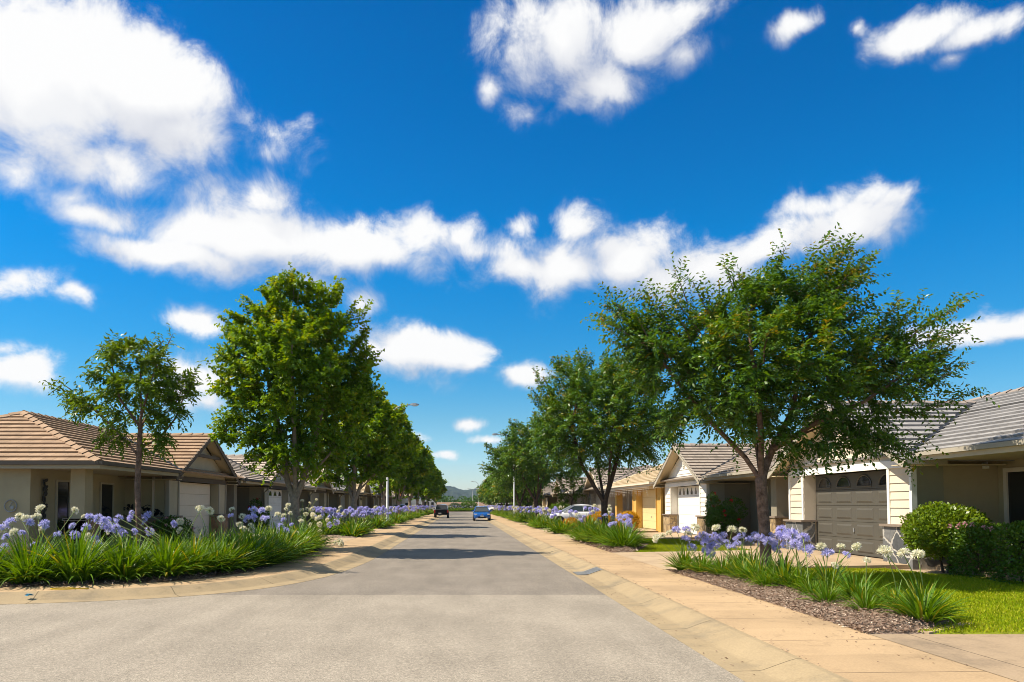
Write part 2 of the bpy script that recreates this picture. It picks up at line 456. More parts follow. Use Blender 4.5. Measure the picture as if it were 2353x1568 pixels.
M['red'] = leaf_mat('red_petals', (0.5, 0.01, 0.02), (0.6, 0.02, 0.03), (0.65, 0.05, 0.05), 0.2, 0.2, 0.5)
M['bark'] = mat('brown_bark', (0.12, 0.070, 0.044), 0.9, 0.45, 9, 1.0, 30, col2=(0.19, 0.12, 0.085))
M['bark_grey'] = mat('grey_bark', (0.25, 0.20, 0.15), 0.9, 0.35, 9, 0.8, 30)
M['bark_dark'] = mat('dark_bark', (0.075, 0.05, 0.035), 0.9, 0.4, 9, 0.8, 30)
M['metal'] = mat('galvanised_steel', (0.30, 0.31, 0.32), 0.5, 0.1, 4, metal=0.3)
M['black'] = mat('black_metal', (0.018, 0.018, 0.018), 0.5, 0.2, 5)
M['glass'] = mat('dark_window_glass', (0.012, 0.014, 0.016), 0.06, 0.1, 1, spec=0.7)
M['white_paint'] = mat('white_paint', (0.80, 0.78, 0.73), 0.55, 0.03, 3)
M['cream_paint'] = mat('cream_paint', (0.62, 0.52, 0.37), 0.6, 0.05, 3)
M['chips'] = leaf_mat('bark_chips', (0.11, 0.06, 0.04), (0.32, 0.225, 0.165), (0.66, 0.55, 0.44), 0.02, 0.1, 0.9)

# ------------------------------------------------------------------ mesh helpers


class MB:
    """collects shapes, links them as one mesh object"""
    def __init__(self):
        self.v, self.f, self.uv, self.mi = [], [], [], []

    def face(self, pts, uvs=None, mi=0):
        i = len(self.v)
        self.v += [tuple(p) for p in pts]
        self.f.append(tuple(range(i, i + len(pts))))
        self.uv.append(uvs or [(p[0], p[1]) for p in pts])
        self.mi.append(mi)

    def box(self, x0, x1, y0, y1, z0, z1, mi=0):
        if x0 > x1: x0, x1 = x1, x0
        p = [(x0, y0, z0), (x1, y0, z0), (x1, y1, z0), (x0, y1, z0), (x0, y0, z1), (x1, y0, z1), (x1, y1, z1), (x0, y1, z1)]
        self.hexa(p, mi)

    def hexa(self, p, mi=0):
        for q in ((0, 3, 2, 1), (4, 5, 6, 7), (0, 1, 5, 4), (1, 2, 6, 5), (2, 3, 7, 6), (3, 0, 4, 7)):
            self.face([p[k] for k in q], mi=mi)

    def beam(self, a, b, w, h, up=(0, 0, 1), mi=0):
        a, b = Vector(a), Vector(b)
        d = (b - a).normalized()
        s = d.cross(Vector(up)).normalized() * (w / 2)
        u = s.cross(d).normalized() * (h / 2)
        self.hexa([a - s - u, a + s - u, b + s - u, b - s - u, a - s + u, a + s + u, b + s + u, b - s + u], mi)

    def tube(self, pts, rad, n=8, cap=True, mi=0):
        pts = [Vector(p) for p in pts]
        if isinstance(rad, (int, float)): rad = [rad] * len(pts)
        rings = []
        prev = None
        for i, p in enumerate(pts):
            d = (pts[min(i + 1, len(pts) - 1)] - pts[max(i - 1, 0)])
            d = d.normalized() if d.length > 1e-9 else Vector((0, 0, 1))
            if prev is None:
                a = d.orthogonal().normalized()
            else:
                a = prev - d * prev.dot(d)
                a = a.normalized() if a.length > 1e-6 else d.orthogonal().normalized()
            prev = a
            b = d.cross(a)
            base = len(self.v)
            for k in range(n):
                t = 2 * math.pi * k / n
                self.v.append(tuple(p + (a * math.cos(t) + b * math.sin(t)) * rad[i]))
            rings.append(base)
        for i in range(len(rings) - 1):
            for k in range(n):
                k2 = (k + 1) % n
                self.f.append((rings[i] + k, rings[i] + k2, rings[i + 1] + k2, rings[i + 1] + k))
                self.uv.append([(0, 0)] * 4); self.mi.append(mi)
        if cap:
            for r in (rings[0], rings[-1]):
                self.f.append(tuple(r + k for k in range(n)))
                self.uv.append([(0, 0)] * n); self.mi.append(mi)

    def disc(self, c, axis, r, n=16, mi=0):
        c = Vector(c); ax = Vector(axis).normalized(); a = ax.orthogonal().normalized(); b = ax.cross(a)
        self.face([c + (a * math.cos(2 * math.pi * k / n) + b * math.sin(2 * math.pi * k / n)) * r for k in range(n)], mi=mi)

    def courses(self, poly, o, ua, va, nrm, h, lip, u0=0.0, mi=0, v_start=None):
        """lay overlapping courses (tiles, weatherboards) over a convex polygon given in (u, v)"""
        o, ua, va, nrm = Vector(o), Vector(ua), Vector(va), Vector(nrm)
        vmin = min(p[1] for p in poly) if v_start is None else v_start
        vmax = max(p[1] for p in poly)
        k = 0
        while vmin + k * h < vmax - 1e-4:
            a, b = vmin + k * h, min(vmin + (k + 1) * h, vmax)
            c = clip(clip(poly, a, 1), b, -1)
            k += 1
            if len(c) < 3: continue
            pts = []
            for (u, v) in c:
                t = (v - a) / h
                pts.append(o + ua * u + va * v + nrm * (lip * (1 - t) + 0.004))
            self.face(pts, [(u + u0, v - vmin) for (u, v) in c], mi)
            low = [u for (u, v) in c if abs(v - a) < 1e-5]
            if len(low) >= 2:
                l, r = min(low), max(low)
                p0 = o + ua * l + va * a; p1 = o + ua * r + va * a
                self.face([p0 - nrm * 0.01, p1 - nrm * 0.01, p1 + nrm * (lip + 0.004), p0 + nrm * (lip + 0.004)], [(l + u0, k * h + .1)] * 4, mi)

    def mesh(self, name, mats, smooth=False):
        me = bpy.data.meshes.new(name)
        me.from_pydata(self.v, [], self.f)
        ul = me.uv_layers.new(name='UVMap')
        flat = [c for f in self.uv for p in f for c in p]
        ul.data.foreach_set('uv', flat)
        if not isinstance(mats, (list, tuple)): mats = [mats]
        for m_ in mats: me.materials.append(m_)
        me.polygons.foreach_set('material_index', self.mi)
        if smooth: me.polygons.foreach_set('use_smooth', [True] * len(self.f))
        me.update()
        return me

    def build(self, name, mats, parent=None, smooth=False, weld=False):
        if not self.f: return None
        me = self.mesh(name, mats, smooth)
        if weld:
            bm = bmesh.new(); bm.from_mesh(me); bmesh.ops.remove_doubles(bm, verts=bm.verts, dist=0.0005)
            bmesh.ops.recalc_face_normals(bm, faces=bm.faces); bm.to_mesh(me); bm.free()
        return link(name, me, parent)


def clip(poly, c, sgn):
    out = []
    n = len(poly)
    for i in range(n):
        p, q = poly[i], poly[(i + 1) % n]
        dp, dq = (p[1] - c) * sgn, (q[1] - c) * sgn
        if dp >= -1e-9: out.append(p)
        if (dp > 1e-9 and dq < -1e-9) or (dp < -1e-9 and dq > 1e-9):
            t = dp / (dp - dq)
            out.append((p[0] + (q[0] - p[0]) * t, c))
    return out


def link(name, data, parent=None):
    o = bpy.data.objects.new(name, data)
    COL.objects.link(o)
    if parent is not None:
        o.parent = parent
        o.matrix_parent_inverse = Matrix.Translation(-parent.location) if parent.parent is None and parent.type == 'EMPTY' else Matrix.Identity(4)
    return o


def tag(o, label=None, cat=None, group=None, kind=None):
    if label: o['label'] = label
    if cat: o['category'] = cat
    if group: o['group'] = group
    if kind: o['kind'] = kind
    return o


def thing(name, label, cat, loc=(0, 0, 0), group=None):
    o = bpy.data.objects.new(name, None)
    o.empty_display_size = 0.2
    COL.objects.link(o)
    o.location = loc
    return tag(o, label, cat, group)


def place_copy(src, loc, rz=0.0, sc=1.0, label=None, group=None):
    """copy a thing with its parts and their sub-parts"""
    r = src.copy(); COL.objects.link(r)
    r.location = loc; r.rotation_euler = (0, 0, rz); r.scale = (sc, sc, sc)
    if label: r['label'] = label
    if group: r['group'] = group
    for ch in list(src.children):
        inv = ch.matrix_parent_inverse.copy()
        c = ch.copy(); COL.objects.link(c); c.parent = r; c.matrix_parent_inverse = inv
        for g in list(ch.children):
            inv = g.matrix_parent_inverse.copy()
            d = g.copy(); COL.objects.link(d); d.parent = c; d.matrix_parent_inverse = inv
    return r


def np_mesh(name, verts, faces_per, tint, mat_, smooth=False):
    """verts (N*k,3) grouped k per face -> mesh with a per-face tint"""
    n = len(verts) // faces_per
    me = bpy.data.meshes.new(name)
    me.vertices.add(len(verts)); me.vertices.foreach_set('co', np.asarray(verts, dtype=np.float32).ravel())
    me.loops.add(len(verts)); me.loops.foreach_set('vertex_index', np.arange(len(verts), dtype=np.int32))
    me.polygons.add(n)
    me.polygons.foreach_set('loop_start', np.arange(0, len(verts), faces_per, dtype=np.int32))
    me.polygons.foreach_set('loop_total', np.full(n, faces_per, dtype=np.int32))
    if tint is not None:
        at = me.attributes.new('tint', 'FLOAT', 'FACE')
        at.data.foreach_set('value', np.asarray(np.clip(tint, 0, 1), dtype=np.float32))
    me.materials.append(mat_)
    me.update(calc_edges=True)
    me.validate()
    return me


def nrmz(a):
    return a / np.maximum(np.linalg.norm(a, axis=-1, keepdims=True), 1e-9)


def leaf_verts(pos, axis, up, Ln, Wd, fold=0.22):
    side = nrmz(np.cross(axis, up))
    nr = np.cross(side, axis)
    Ln = Ln[:, None]; Wd = Wd[:, None]
    b = pos
    mid = pos + axis * Ln * 0.48
    l = mid - side * Wd * 0.5 + nr * Wd * fold
    r = mid + side * Wd * 0.5 + nr * Wd * fold
    t = pos + axis * Ln - nr * Ln * 0.12
    return np.stack([b, r, t, l], 1).reshape(-1, 3)


# ------------------------------------------------------------------ ground, road, kerbs, paths
def struct(mb, name, m_, smooth=False):
    o = mb.build(name, m_, None, smooth)
    o['kind'] = 'structure'
    return o


def gridsheet(x0, x1, y0, y1, z, nx=1, ny=1, mb=None, zf=None):
    mb = mb or MB()
    for i in range(nx):
        for j in range(ny):
            xs = (x0 + (x1 - x0) * i / nx, x0 + (x1 - x0) * (i + 1) / nx)
            ys = (y0 + (y1 - y0) * j / ny, y0 + (y1 - y0) * (j + 1) / ny)
            q = [(xs[0], ys[0]), (xs[1], ys[0]), (xs[1], ys[1]), (xs[0], ys[1])]
            mb.face([(x, y, zf(x, y) if zf else z) for x, y in q])
    return mb


def catmull(pts, n=8):
    out = []
    P = [pts[0]] + list(pts) + [pts[-1]]
    for i in range(1, len(P) - 2):
        p0, p1, p2, p3 = [np.array(q, float) for q in P[i - 1:i + 3]]
        for k in range(n):
            t = k / n
            out.append(0.5 * ((2 * p1) + (-p0 + p2) * t + (2 * p0 - 5 * p1 + 4 * p2 - p3) * t * t + (-p0 + 3 * p1 - 3 * p2 + p3) * t ** 3))
    out.append(np.array(pts[-1], float))
    return np.array(out)


ROAD_END = 168.0
EDGE = 2.65
# left road edge, from the side street round the corner and up the street
left_edge = catmull([(-60, 11.2), (-30, 11.25), (-14, 11.4), (-10, 11.6), (-7.6, 12.0), (-5.8, 12.6), (-4.7, 13.3), (-3.9, 14.3), (-3.35, 15.6), (-3.0, 17.2), (-2.78, 19.5), (-2.66, 22.5), (-2.65, 30), (-2.65, 60), (-2.65, 120), (-2.65, ROAD_END)], 8)
right_edge = np.array([(EDGE, y) for y in (-12, 0, 4, 8, 12, 16, 20, 30, 45, 60, 80, 100, 120, 140, ROAD_END)], float)
# footpath width behind the kerb varies round the corner
def path_w(x, y):
    return float(np.interp(y, [11, 13.3, 16, 21, 25], [0.66, 0.75, 0.95, 1.25, 1.4]))


def curve_frames(pts, left=True):
    d = np.gradient(pts, axis=0)
    d = d / np.linalg.norm(d, axis=1)[:, None]
    n = np.stack([-d[:, 1], d[:, 0]], 1)
    if not left: n = -n
    s = np.concatenate([[0], np.cumsum(np.linalg.norm(np.diff(pts, axis=0), axis=1))])
    return n, s


def sweep(pts, prof, left, mb=None, widthf=None):
    """prof: list of (offset, z); offsets beyond 0.72 stretch with widthf"""
    mb = mb or MB()
    n, s = curve_frames(pts, left)
    for i in range(len(pts) - 1):
        for k in range(len(prof) - 1):
            q = []
            uv = []
            for (ii, kk) in ((i, k), (i + 1, k), (i + 1, k + 1), (i, k + 1)):
                o, z = prof[kk]
                if callable(o): o = o(*pts[ii])
                p = pts[ii] + n[ii] * o
                q.append((p[0], p[1], z)); uv.append((o, s[ii]))
            mb.face(q, uv)
    return mb


# the world's ground, one sheet out to the horizon
struct(gridsheet(-5000, 5000, -400, 7000, -0.08), 'ground', M['ground'])
# asphalt: lighter chip-sealed junction in front, darker street beyond the seam
SEAM = 13.3
mb = MB()
near = [p for p in left_edge if p[1] < SEAM]
xl = [tuple(p) for p in near]
poly = [(-60, -12)] + xl + [(float(np.interp(SEAM, left_edge[:, 1][30:], left_edge[:, 0][30:])), SEAM), (EDGE, SEAM), (EDGE, -12)]
mb.face([(x, y, 0.0) for x, y in poly])
struct(mb, 'road_junction', M['asphalt_near'])
mb = MB()
far = [tuple(p) for p in left_edge if p[1] > SEAM]
poly = [(float(np.interp(SEAM, left_edge[:, 1][30:], left_edge[:, 0][30:])), SEAM)] + far + [(EDGE, ROAD_END), (EDGE, SEAM)]
mb.face([(x, y, 0.0) for x, y in poly])
struct(mb, 'road', M['asphalt'])
struct(gridsheet(-80, 80, ROAD_END, ROAD_END + 6.5, -0.004), 'cross_road', M['asphalt'])
KP = [(0.0, -0.02), (0.0, 0.004), (0.30, 0.012), (0.34, 0.02), (0.58, 0.105), (0.66, 0.128), (0.72, 0.13)]
struct(sweep(left_edge, KP, True), 'kerb', M['kerb'])
struct(sweep(right_edge, KP, False), 'kerb', M['kerb'])
struct(sweep(left_edge, [(0.725, 0.128), (lambda x, y: 0.72 + path_w(x, y), 0.142)], True), 'footpath', M['path'])
struct(sweep(right_edge, [(0.725, 0.128), (2.12, 0.142)], False), 'footpath', M['path'])
# garden lots either side
nL, sL = curve_frames(left_edge, True)
outer = [tuple(left_edge[i] + nL[i] * (0.72 + path_w(*left_edge[i]))) for i in range(len(left_edge))]
mb = MB(); mb.face([(x, y, 0.13) for x, y in outer] + [(-60, ROAD_END, 0.13)])
struct(mb, 'garden_ground', M['soil'])
mb = MB(); mb.face([(4.77, -12, 0.13), (60, -12, 0.13), (60, ROAD_END, 0.13), (4.77, ROAD_END, 0.13)])
struct(mb, 'garden_ground', M['soil'])


def driveway(s, y0, y1, x0=4.75, x1=10.85, z1=0.26, m_='drive', name='driveway'):
    mb = MB()
    xs = [x0, 6.0, 7.6, 9.2, x1]
    for a, b in zip(xs[:-1], xs[1:]):
        za, zb = [0.146 + (z1 - 0.146) * ((q - x0) / (x1 - x0)) for q in (a, b)]
        mb.face([(s * a, y0, za), (s * b, y0, zb), (s * b, y1, zb), (s * a, y1, za)], [(a, y0), (b, y0), (b, y1), (a, y1)])
        for yy in (y0, y1): mb.face([(s * a, yy, .1), (s * b, yy, .1), (s * b, yy, zb), (s * a, yy, za)], [(a, yy), (b, yy), (b, yy), (a, yy)])
    struct(mb, name, M[m_])


LEFT_YC = [29.2, 41.7, 53.3, 65.5, 77.5, 89.5, 101.5, 113.5, 125.5, 137.5, 149.5]
RIGHT_YC = [20.05, 34.15, 41.3, 56.3, 76.0, 91.0, 103.5, 116.0, 128.5, 141.0]
for yc in LEFT_YC:
    driveway(-1, yc - 2.7, yc + (3.4 if yc < 30 else 2.7))
driveway(1, 16.9, 22.75)
driveway(1, 31.3, 36.9)
for yc in RIGHT_YC[2:]:
    driveway(1, yc - 2.5, yc + 2.6)
driveway(1, -4.0, 8.45, z1=0.15, m_='drive_old', x1=14)
driveway(1, 23.2, 31.3, x0=9.55, x1=12.5, z1=0.15, name='garden_path')
driveway(-1, 19.9, 26.4, x0=8.8, x1=12.3, z1=0.15, name='garden_path')
# concrete apron in front of the right-hand porch
driveway(1, 15.9, 16.895, x0=10.2, x1=12.6, z1=0.15, name='garden_path')


# ------------------------------------------------------------------ garden beds, mulch, lawns
def noise2(x, y, s=1.0):
    return math.sin(x * 3.1 * s + 1.3 * math.sin(y * 2.3 * s)) * 0.5 + math.sin(y * 4.7 * s + x * 1.9 * s + 2.1) * 0.5


def bed_z(t, y, t_end):
    return 0.12 * (max(0.0, math.sin(math.pi * min(1, max(0, t)))) ** 0.8) * min(1.0, t_end / 0.5)


def straight_bed(s, xa, xb, y0, y1, m_='mulch', name='garden_bed'):
    mb = MB()
    ny = max(6, int((y1 - y0) / 0.25)); nx = 10
    if y0 > 45: ny = max(4, int((y1 - y0) / 1.5)); nx = 4
    def P(i, j):
        y = y0 + (y1 - y0) * j / ny
        a = xa(y) if callable(xa) else xa
        b = xb(y) if callable(xb) else xb
        t = i / nx
        x = a + (b - a) * t
        z = 0.136 + bed_z(t, y, min(y - y0, y1 - y)) + 0.012 * noise2(x * 3, y * 3) * (0 if i in (0, nx) else 1)
        return (s * x, y, z)
    for i in range(nx):
        for j in range(ny):
            mb.face([P(i, j), P(i + 1, j), P(i + 1, j + 1), P(i, j + 1)])
    o = mb.build(name, M[m_], None, True, weld=True)
    o['kind'] = 'structure'
    return o


def xb1(y): return float(np.interp(y, [8.45, 9.2, 10.5, 13, 16.3], [5.4, 6.3, 6.75, 7.0, 6.6]))
straight_bed(1, 4.78, xb1, 8.46, 16.6)
straight_bed(1, 4.78, lambda y: float(np.interp(y, [22.8, 24, 27, 31], [5.5, 6.1, 7.2, 7.0])), 22.8, 31.2)
RBEDS = [(36.95, 38.7), (44.0, 50.5), (59.0, 73.4), (78.7, 88.4), (93.7, 100.9), (106.2, 113.4), (118.7, 125.9), (131.2, 138.4), (143.7, 160)]
LBEDS = [(32.7, 38.9), (44.5, 50.5), (56.1, 62.7), (68.3, 74.7), (80.3, 86.7), (92.3, 98.7), (104.3, 110.7), (116.3, 122.7), (128.3, 134.7), (140.3, 146.7), (152.3, 162)]
for a, b in RBEDS: straight_bed(1, 4.78, 7.6, a, b)
for a, b in LBEDS: straight_bed(-1, 4.78, 7.6, a, b)
# left corner bed follows the footpath round
mb = MB()
idx = [i for i in range(len(left_edge)) if -16 < left_edge[i][0] and left_edge[i][1] < 30]
ring = [np.array(outer[i]) for i in idx if outer[i][1] < 26.4]
nrm = [nL[i] for i in idx if outer[i][1] < 26.4]
nx = 8
for i in range(len(ring) - 1):
    for k in range(nx):
        q = []
        for (ii, kk) in ((i, k), (i + 1, k), (i + 1, k + 1), (i, k + 1)):
            t = kk / nx
            w = 3.4
            p = ring[ii] + nrm[ii] * (w * t)
            q.append((p[0], p[1], 0.137 + 0.10 * math.sin(math.pi * min(1, t * 1.0)) ** 0.8 + (0.01 * noise2(p[0] * 3, p[1] * 3) if 0 < kk < nx else 0)))
        mb.face(q)
tag(mb.build('garden_bed', M['soil'], None, True, weld=True), kind='structure')


def chips(name, fn, n, seed, size=0.035):
    rng = np.random.default_rng(seed)
    pos = fn(rng, n)
    ax = nrmz(np.stack([rng.normal(size=n), rng.normal(size=n), rng.normal(size=n) * 0.35], 1))
    up = nrmz(np.stack([rng.normal(size=n) * .5, rng.normal(size=n) * .5, np.ones(n)], 1))
    v = leaf_verts(pos, ax, up, rng.uniform(0.6, 2.0, n) * size, rng.uniform(0.35, 0.6, n) * size, 0.05)
    o = link(name, np_mesh(name, v, 4, rng.beta(2, 2.2, n), M['chips']))
    tag(o, kind='stuff')


def bed1_pts(rng, n):
    y = rng.uniform(8.5, 16.5, n); t = rng.uniform(0.0, 1, n) ** 1.3
    xb = np.array([xb1(q) for q in y])
    x = 4.74 + (xb - 4.78) * t
    te = np.minimum(y - 8.46, 16.6 - y)
    z = 0.145 + 0.12 * np.sin(np.pi * np.clip(t, 0, 1)) ** 0.8 * np.minimum(1, te / 0.5) + rng.uniform(0, 0.03, n)
    return np.stack([x, y, z], 1)


chips('bark_mulch', bed1_pts, 16000, 5)
def bed2_pts(rng, n):
    y = rng.uniform(22.85, 31.0, n); t = rng.uniform(0.0, 1, n) ** 1.6
    xb = np.interp(y, [22.8, 24, 27, 31], [5.5, 6.1, 7.2, 7.0]); x = 4.76 + (xb - 4.78) * t
    te = np.minimum(y - 22.8, 31.2 - y)
    return np.stack([x, y, 0.145 + 0.12 * np.sin(np.pi * t) ** 0.8 * np.minimum(1, np.maximum(te, 0) / 0.5) + rng.uniform(0, 0.03, n)], 1)
chips('bark_mulch', bed2_pts, 7000, 6, 0.05)
def bedA_pts(rng, n):
    k = rng.integers(0, len(ring) - 1, n); t = rng.uniform(0, 1, n)[:, None]
    A = np.array(ring); Nn = np.array(nrm)
    p = A[k] * (1 - t) + A[k + 1] * t
    w = (rng.uniform(0, 1, n) ** 2 * 1.2 - 0.06)[:, None]
    p = p + Nn[k] * w
    return np.stack([p[:, 0], p[:, 1], 0.145 + 0.10 * np.sin(np.pi * np.clip(w[:, 0] / 3.4, 0, 1)) ** 0.8 + rng.uniform(0, 0.02, n)], 1)
chips('bark_mulch', bedA_pts, 7000, 7, 0.04)


def lawn(name, poly_in, bounds, n, seed, h=0.05):
    rng = np.random.default_rng(seed)
    x0, x1, y0, y1 = bounds
    p = np.stack([rng.uniform(x0, x1, n), rng.uniform(y0, y1, n)], 1)
    p = p[[poly_in(a, b) for a, b in p]]
    n = len(p)
    pos = np.stack([p[:, 0], p[:, 1], np.full(n, 0.148)], 1)
    ax = nrmz(np.stack([rng.normal(size=n) * .45, rng.normal(size=n) * .45, np.ones(n)], 1))
    up = nrmz(np.stack([rng.normal(size=n), rng.normal(size=n), np.full(n, .1)], 1))
    patch = 0.5 + 0.25 * np.array([noise2(a * .7, b * .7) for a, b in p])
    tint = np.clip(rng.normal(0.5, 0.22, n) + (patch - .5) * .5, 0, 1)
    v = leaf_verts(pos, ax, up, rng.uniform(.6, 1.35, n) * h, rng.uniform(.009, .016, n), 0.1)
    o = link(name, np_mesh(name, v, 4, tint, M['grass']))
    tag(o, kind='stuff')


def in_lawn1(x, y): return y > 8.5 and y < 16.9 and x > xb1(y) - 0.15 and x < float(np.interp(y, [8.5, 12, 15.5, 16.9], [12.5, 11.5, 10.2, 9.9]))
mb = MB()
ys = np.linspace(8.48, 16.88, 22)
for a, b in zip(ys[:-1], ys[1:]):
    mb.face([(xb1(a) - .05, a, .142), (13, a, .142), (13, b, .142), (xb1(b) - .05, b, .142)])
tag(mb.build('lawn', M['lawn_base']), kind='structure')
lawn('grass', in_lawn1, (5, 13, 8.4, 17), 120000, 11, 0.045)
tag(gridsheet(5.6, 9.5, 22.9, 31.2, 0.141).build('lawn', M['lawn_base']), kind='structure')
lawn('grass', lambda x, y: x > float(np.interp(y, [22.8, 24, 27, 31], [5.4, 6.0, 7.0, 6.9])), (5.4, 9.5, 22.9, 31.2), 45000, 12, 0.055)
# dry brown field beyond the cross road, gently rising; wooded hills far behind
mb = MB()
def fz(x, y): return -0.05 + 3.4 * max(0, min(1, (y - 190) / 260)) ** 1.2
for j in range(14):
    ya, yb = 175 + (520 - 175) * j / 14, 175 + (520 - 175) * (j + 1) / 14
    mb.face([(-900, ya, fz(0, ya)), (900, ya, fz(0, ya)), (900, yb, fz(0, yb)), (-900, yb, fz(0, yb))])
struct(mb, 'field', M['field'], True)


def hill_h(x, y):
    ridge = np.interp(x, [-1800, -900, -400, -150, -70, -40, -5, 12, 40, 120, 300, 800, 1800], [58, 60, 60, 61, 61, 58, 52, 47, 52, 56, 59, 60, 58])
    t = (y - 1300) / (2500 - 1300)
    prof = np.clip(t, 0, 1) ** 0.9 if y < 2500 else max(0, 1 - (y - 2500) / 900)
    n = 3.5 * math.sin(x * .021 + y * .006) + 2.5 * math.sin(x * .053 - y * .011) + 1.2 * math.sin(x * .13 + y * .04)
    return 3.0 + ridge * prof + n * prof


mb = MB()
xs = np.concatenate([np.linspace(-1800, -220, 24), np.linspace(-200, 200, 80), np.linspace(220, 1800, 24)])
ysh = np.linspace(1300, 3200, 46)
rngh = random.Random(3)
H = [[hill_h(x, y) + rngh.uniform(-1.6, 2.2) for x in xs] for y in ysh]
for j in range(len(ysh) - 1):
    for i in range(len(xs) - 1):
        mb.face([(xs[i], ysh[j], H[j][i]), (xs[i + 1], ysh[j], H[j][i + 1]), (xs[i + 1], ysh[j + 1], H[j + 1][i + 1]), (xs[i], ysh[j + 1], H[j + 1][i])])
struct(mb, 'hills', M['hill'])

# ------------------------------------------------------------------ houses
def wallm(name, c, bump=0.25, bs=120): return mat(name, c, 0.85, 0.07, 1.5, bump, bs)


def art_leaf(mb, p, a, L, W, nrm, th=0.008):
    """a cut metal leaf: a pointed flat shape with thickness"""
    p = Vector(p); n = Vector(nrm).normalized(); a = Vector(a).normalized(); s = n.cross(a)
    o = [p, p + a * L * .35 + s * W * .5, p + a * L * .7 + s * W * .4, p + a * L, p + a * L * .7 - s * W * .4, p + a * L * .35 - s * W * .5]
    f = [q + n * th for q in o]
    mb.face(f); mb.face(o[::-1])
    for i in range(6): mb.face([o[i], o[(i + 1) % 6], f[(i + 1) % 6], f[i]])


def house(s, yc, yn, yf, label, mt, xe=10.05, flip=1, gable=True, door='flat', siding=True, stone=True, detail=2,
          gw=3.62, zr=4.48, collar=False, vent=False, name='house', vents=0):
    """single-storey house: hipped roof with its ridge along the street, garage gable towards the street, recessed porch beside it.
    s: side of the street, flip: -1 when the porch lies beyond the garage"""
    root = thing(name, label, 'house', (s * 10.6, yc, 0.13), 'houses along the street')
    X = lambda u: s * u
    inw = Vector((s, 0, 0))                 # pointing away from the street
    outw = -inw
    Y = lambda a: yc + a * flip             # a<0: porch side
    ze, zm, xr = 2.84, 4.66, xe + 4.3
    xw = xe + 2.15                          # recessed porch wall
    a_n, a_f = (yn, yf)
    yg = Y(-3.1)                            # garage wall on the porch side
    pn = yn if flip > 0 else yf             # house end on the porch side
    # ---- walls
    mb = MB()
    w0, w1 = sorted((X(xw), X(xe + 8.4)))
    mb.box(w0, w1, yn + .38, yf - .38, 0.0, 2.72)
    for a in (-3.1, 3.1):
        y0, y1 = sorted((Y(a), Y(a * 0.96)))
        x0, x1 = sorted((X(10.76), X(xw - 0.003)))
        mb.box(x0, x1, y0, y1, 0.0, 2.70)
    wall_o = mb.build('wall', mt['wall'], root)
    # garage front piers, header and gable
    for a0, a1 in ((-3.1, -2.18), (2.18, 3.1)):
        mb = MB()
        y0, y1 = sorted((Y(a0), Y(a1)))
        x0, x1 = sorted((X(10.6), X(10.755)))
        mb.box(x0, x1, y0, y1, 0.0, 2.72)
        # reveal beside the door
        ya, yb = sorted((Y(a1 if a0 < 0 else a0), Y((a1 - .12) if a0 < 0 else (a0 + .12))))
        x0, x1 = sorted((X(10.756), X(10.95)))
        mb.box(x0, x1, ya, yb, 0.0, 2.6)
        if siding and detail > 1:
            zb = 1.18 if stone else 0.25
            mb.courses([(y0, zb), (y1, zb), (y1, 2.55), (y0, 2.55)], (X(10.6), 0, 0), (0, 1, 0), (0, 0, 1), outw, 0.2, 0.022)
        mb.build('garage_pier', mt['board'], root)
    if siding and detail > 1:   # boards returning along the porch side of the garage
        nn = Vector((0, -flip, 0))
        mb = MB()
        u0, u1 = 10.66, 11.35
        p0, p1 = sorted((X(u0), X(u1)))
        mb.courses([(p0, 1.18 if stone else .25), (p1, 1.18 if stone else .25), (p1, 2.68), (p0, 2.68)], (0, yg, 0), (1, 0, 0), (0, 0, 1), nn, 0.2, 0.022)
        mb.build('side_boards', mt['side'], root)
    zd0, zd1 = 0.27, 2.54
    # ---- gable triangle
    if gable:
        mb = MB()
        sl = (zr - 0.16 - 2.72) / (gw - .12)
        hh = zr - 0.22 - 2.72
        tri = [(-3.14, 2.72), (3.14, 2.72), (3.14, 2.72 + hh * (1 - 3.14 / gw)), (0, 2.72 + hh), (-3.14, 2.72 + hh * (1 - 3.14 / gw))]
        mb.face([(X(10.61), yc + a, z) for a, z in tri])
        if siding and detail > 0:
            mb.courses(tri, (X(10.61), yc, 0), (0, 1, 0), (0, 0, 1), outw, 0.2, 0.022)
        mb.build('gable_wall', mt['gable'], root)
    # header trim over the door, corner boards
    mb = MB()
    x0, x1 = sorted((X(10.54), X(10.62 if gable else 10.75)))
    mb.box(x0, x1, yc - 3.12, yc + 3.12, 2.545, 2.735 if gable else 2.72)
    mb.build('header_beam', mt['header'], root)
    for a in (-3.13, -2.24, 2.24, 3.13):
        mb = MB()
        y0, y1 = sorted((Y(a - .05), Y(a + .05)))
        x0, x1 = sorted((X(10.555), X(10.598 if abs(a) < 3 else 10.68)))
        mb.box(x0, x1, y0, y1, (1.18 if stone else 0.2), 2.543)
        mb.build('corner_trim', mt['trim'], root)
    # stone plinths
    if stone:
        for a0, a1 in ((-3.26, -2.1), (2.1, 3.26)):
            mb = MB()
            y0, y1 = sorted((Y(a0), Y(a1)))
            x0, x1 = sorted((X(10.48), X(10.86 if a0 > 0 else 11.4)))
            mb.box(x0, x1, y0, y1, 0.0, 1.12)
            so = mb.build('stone_base', mt['stone'], root)
            cp = MB()
            x0, x1 = sorted((X(10.42), X(10.90 if a0 > 0 else 11.45)))
            cp.box(x0, x1, y0 - .05, y1 + .05, 1.123, 1.18)
            cp.build('stone_cap', mt['cap'], so)
    # ---- garage door
    dm = MB()
    xd = 10.93
    x0, x1 = sorted((X(xd), X(xd + .06)))
    Yd0, Yd1 = yc - 2.12, yc + 2.12
    rows = 5
    hr = (zd1 - zd0) / rows
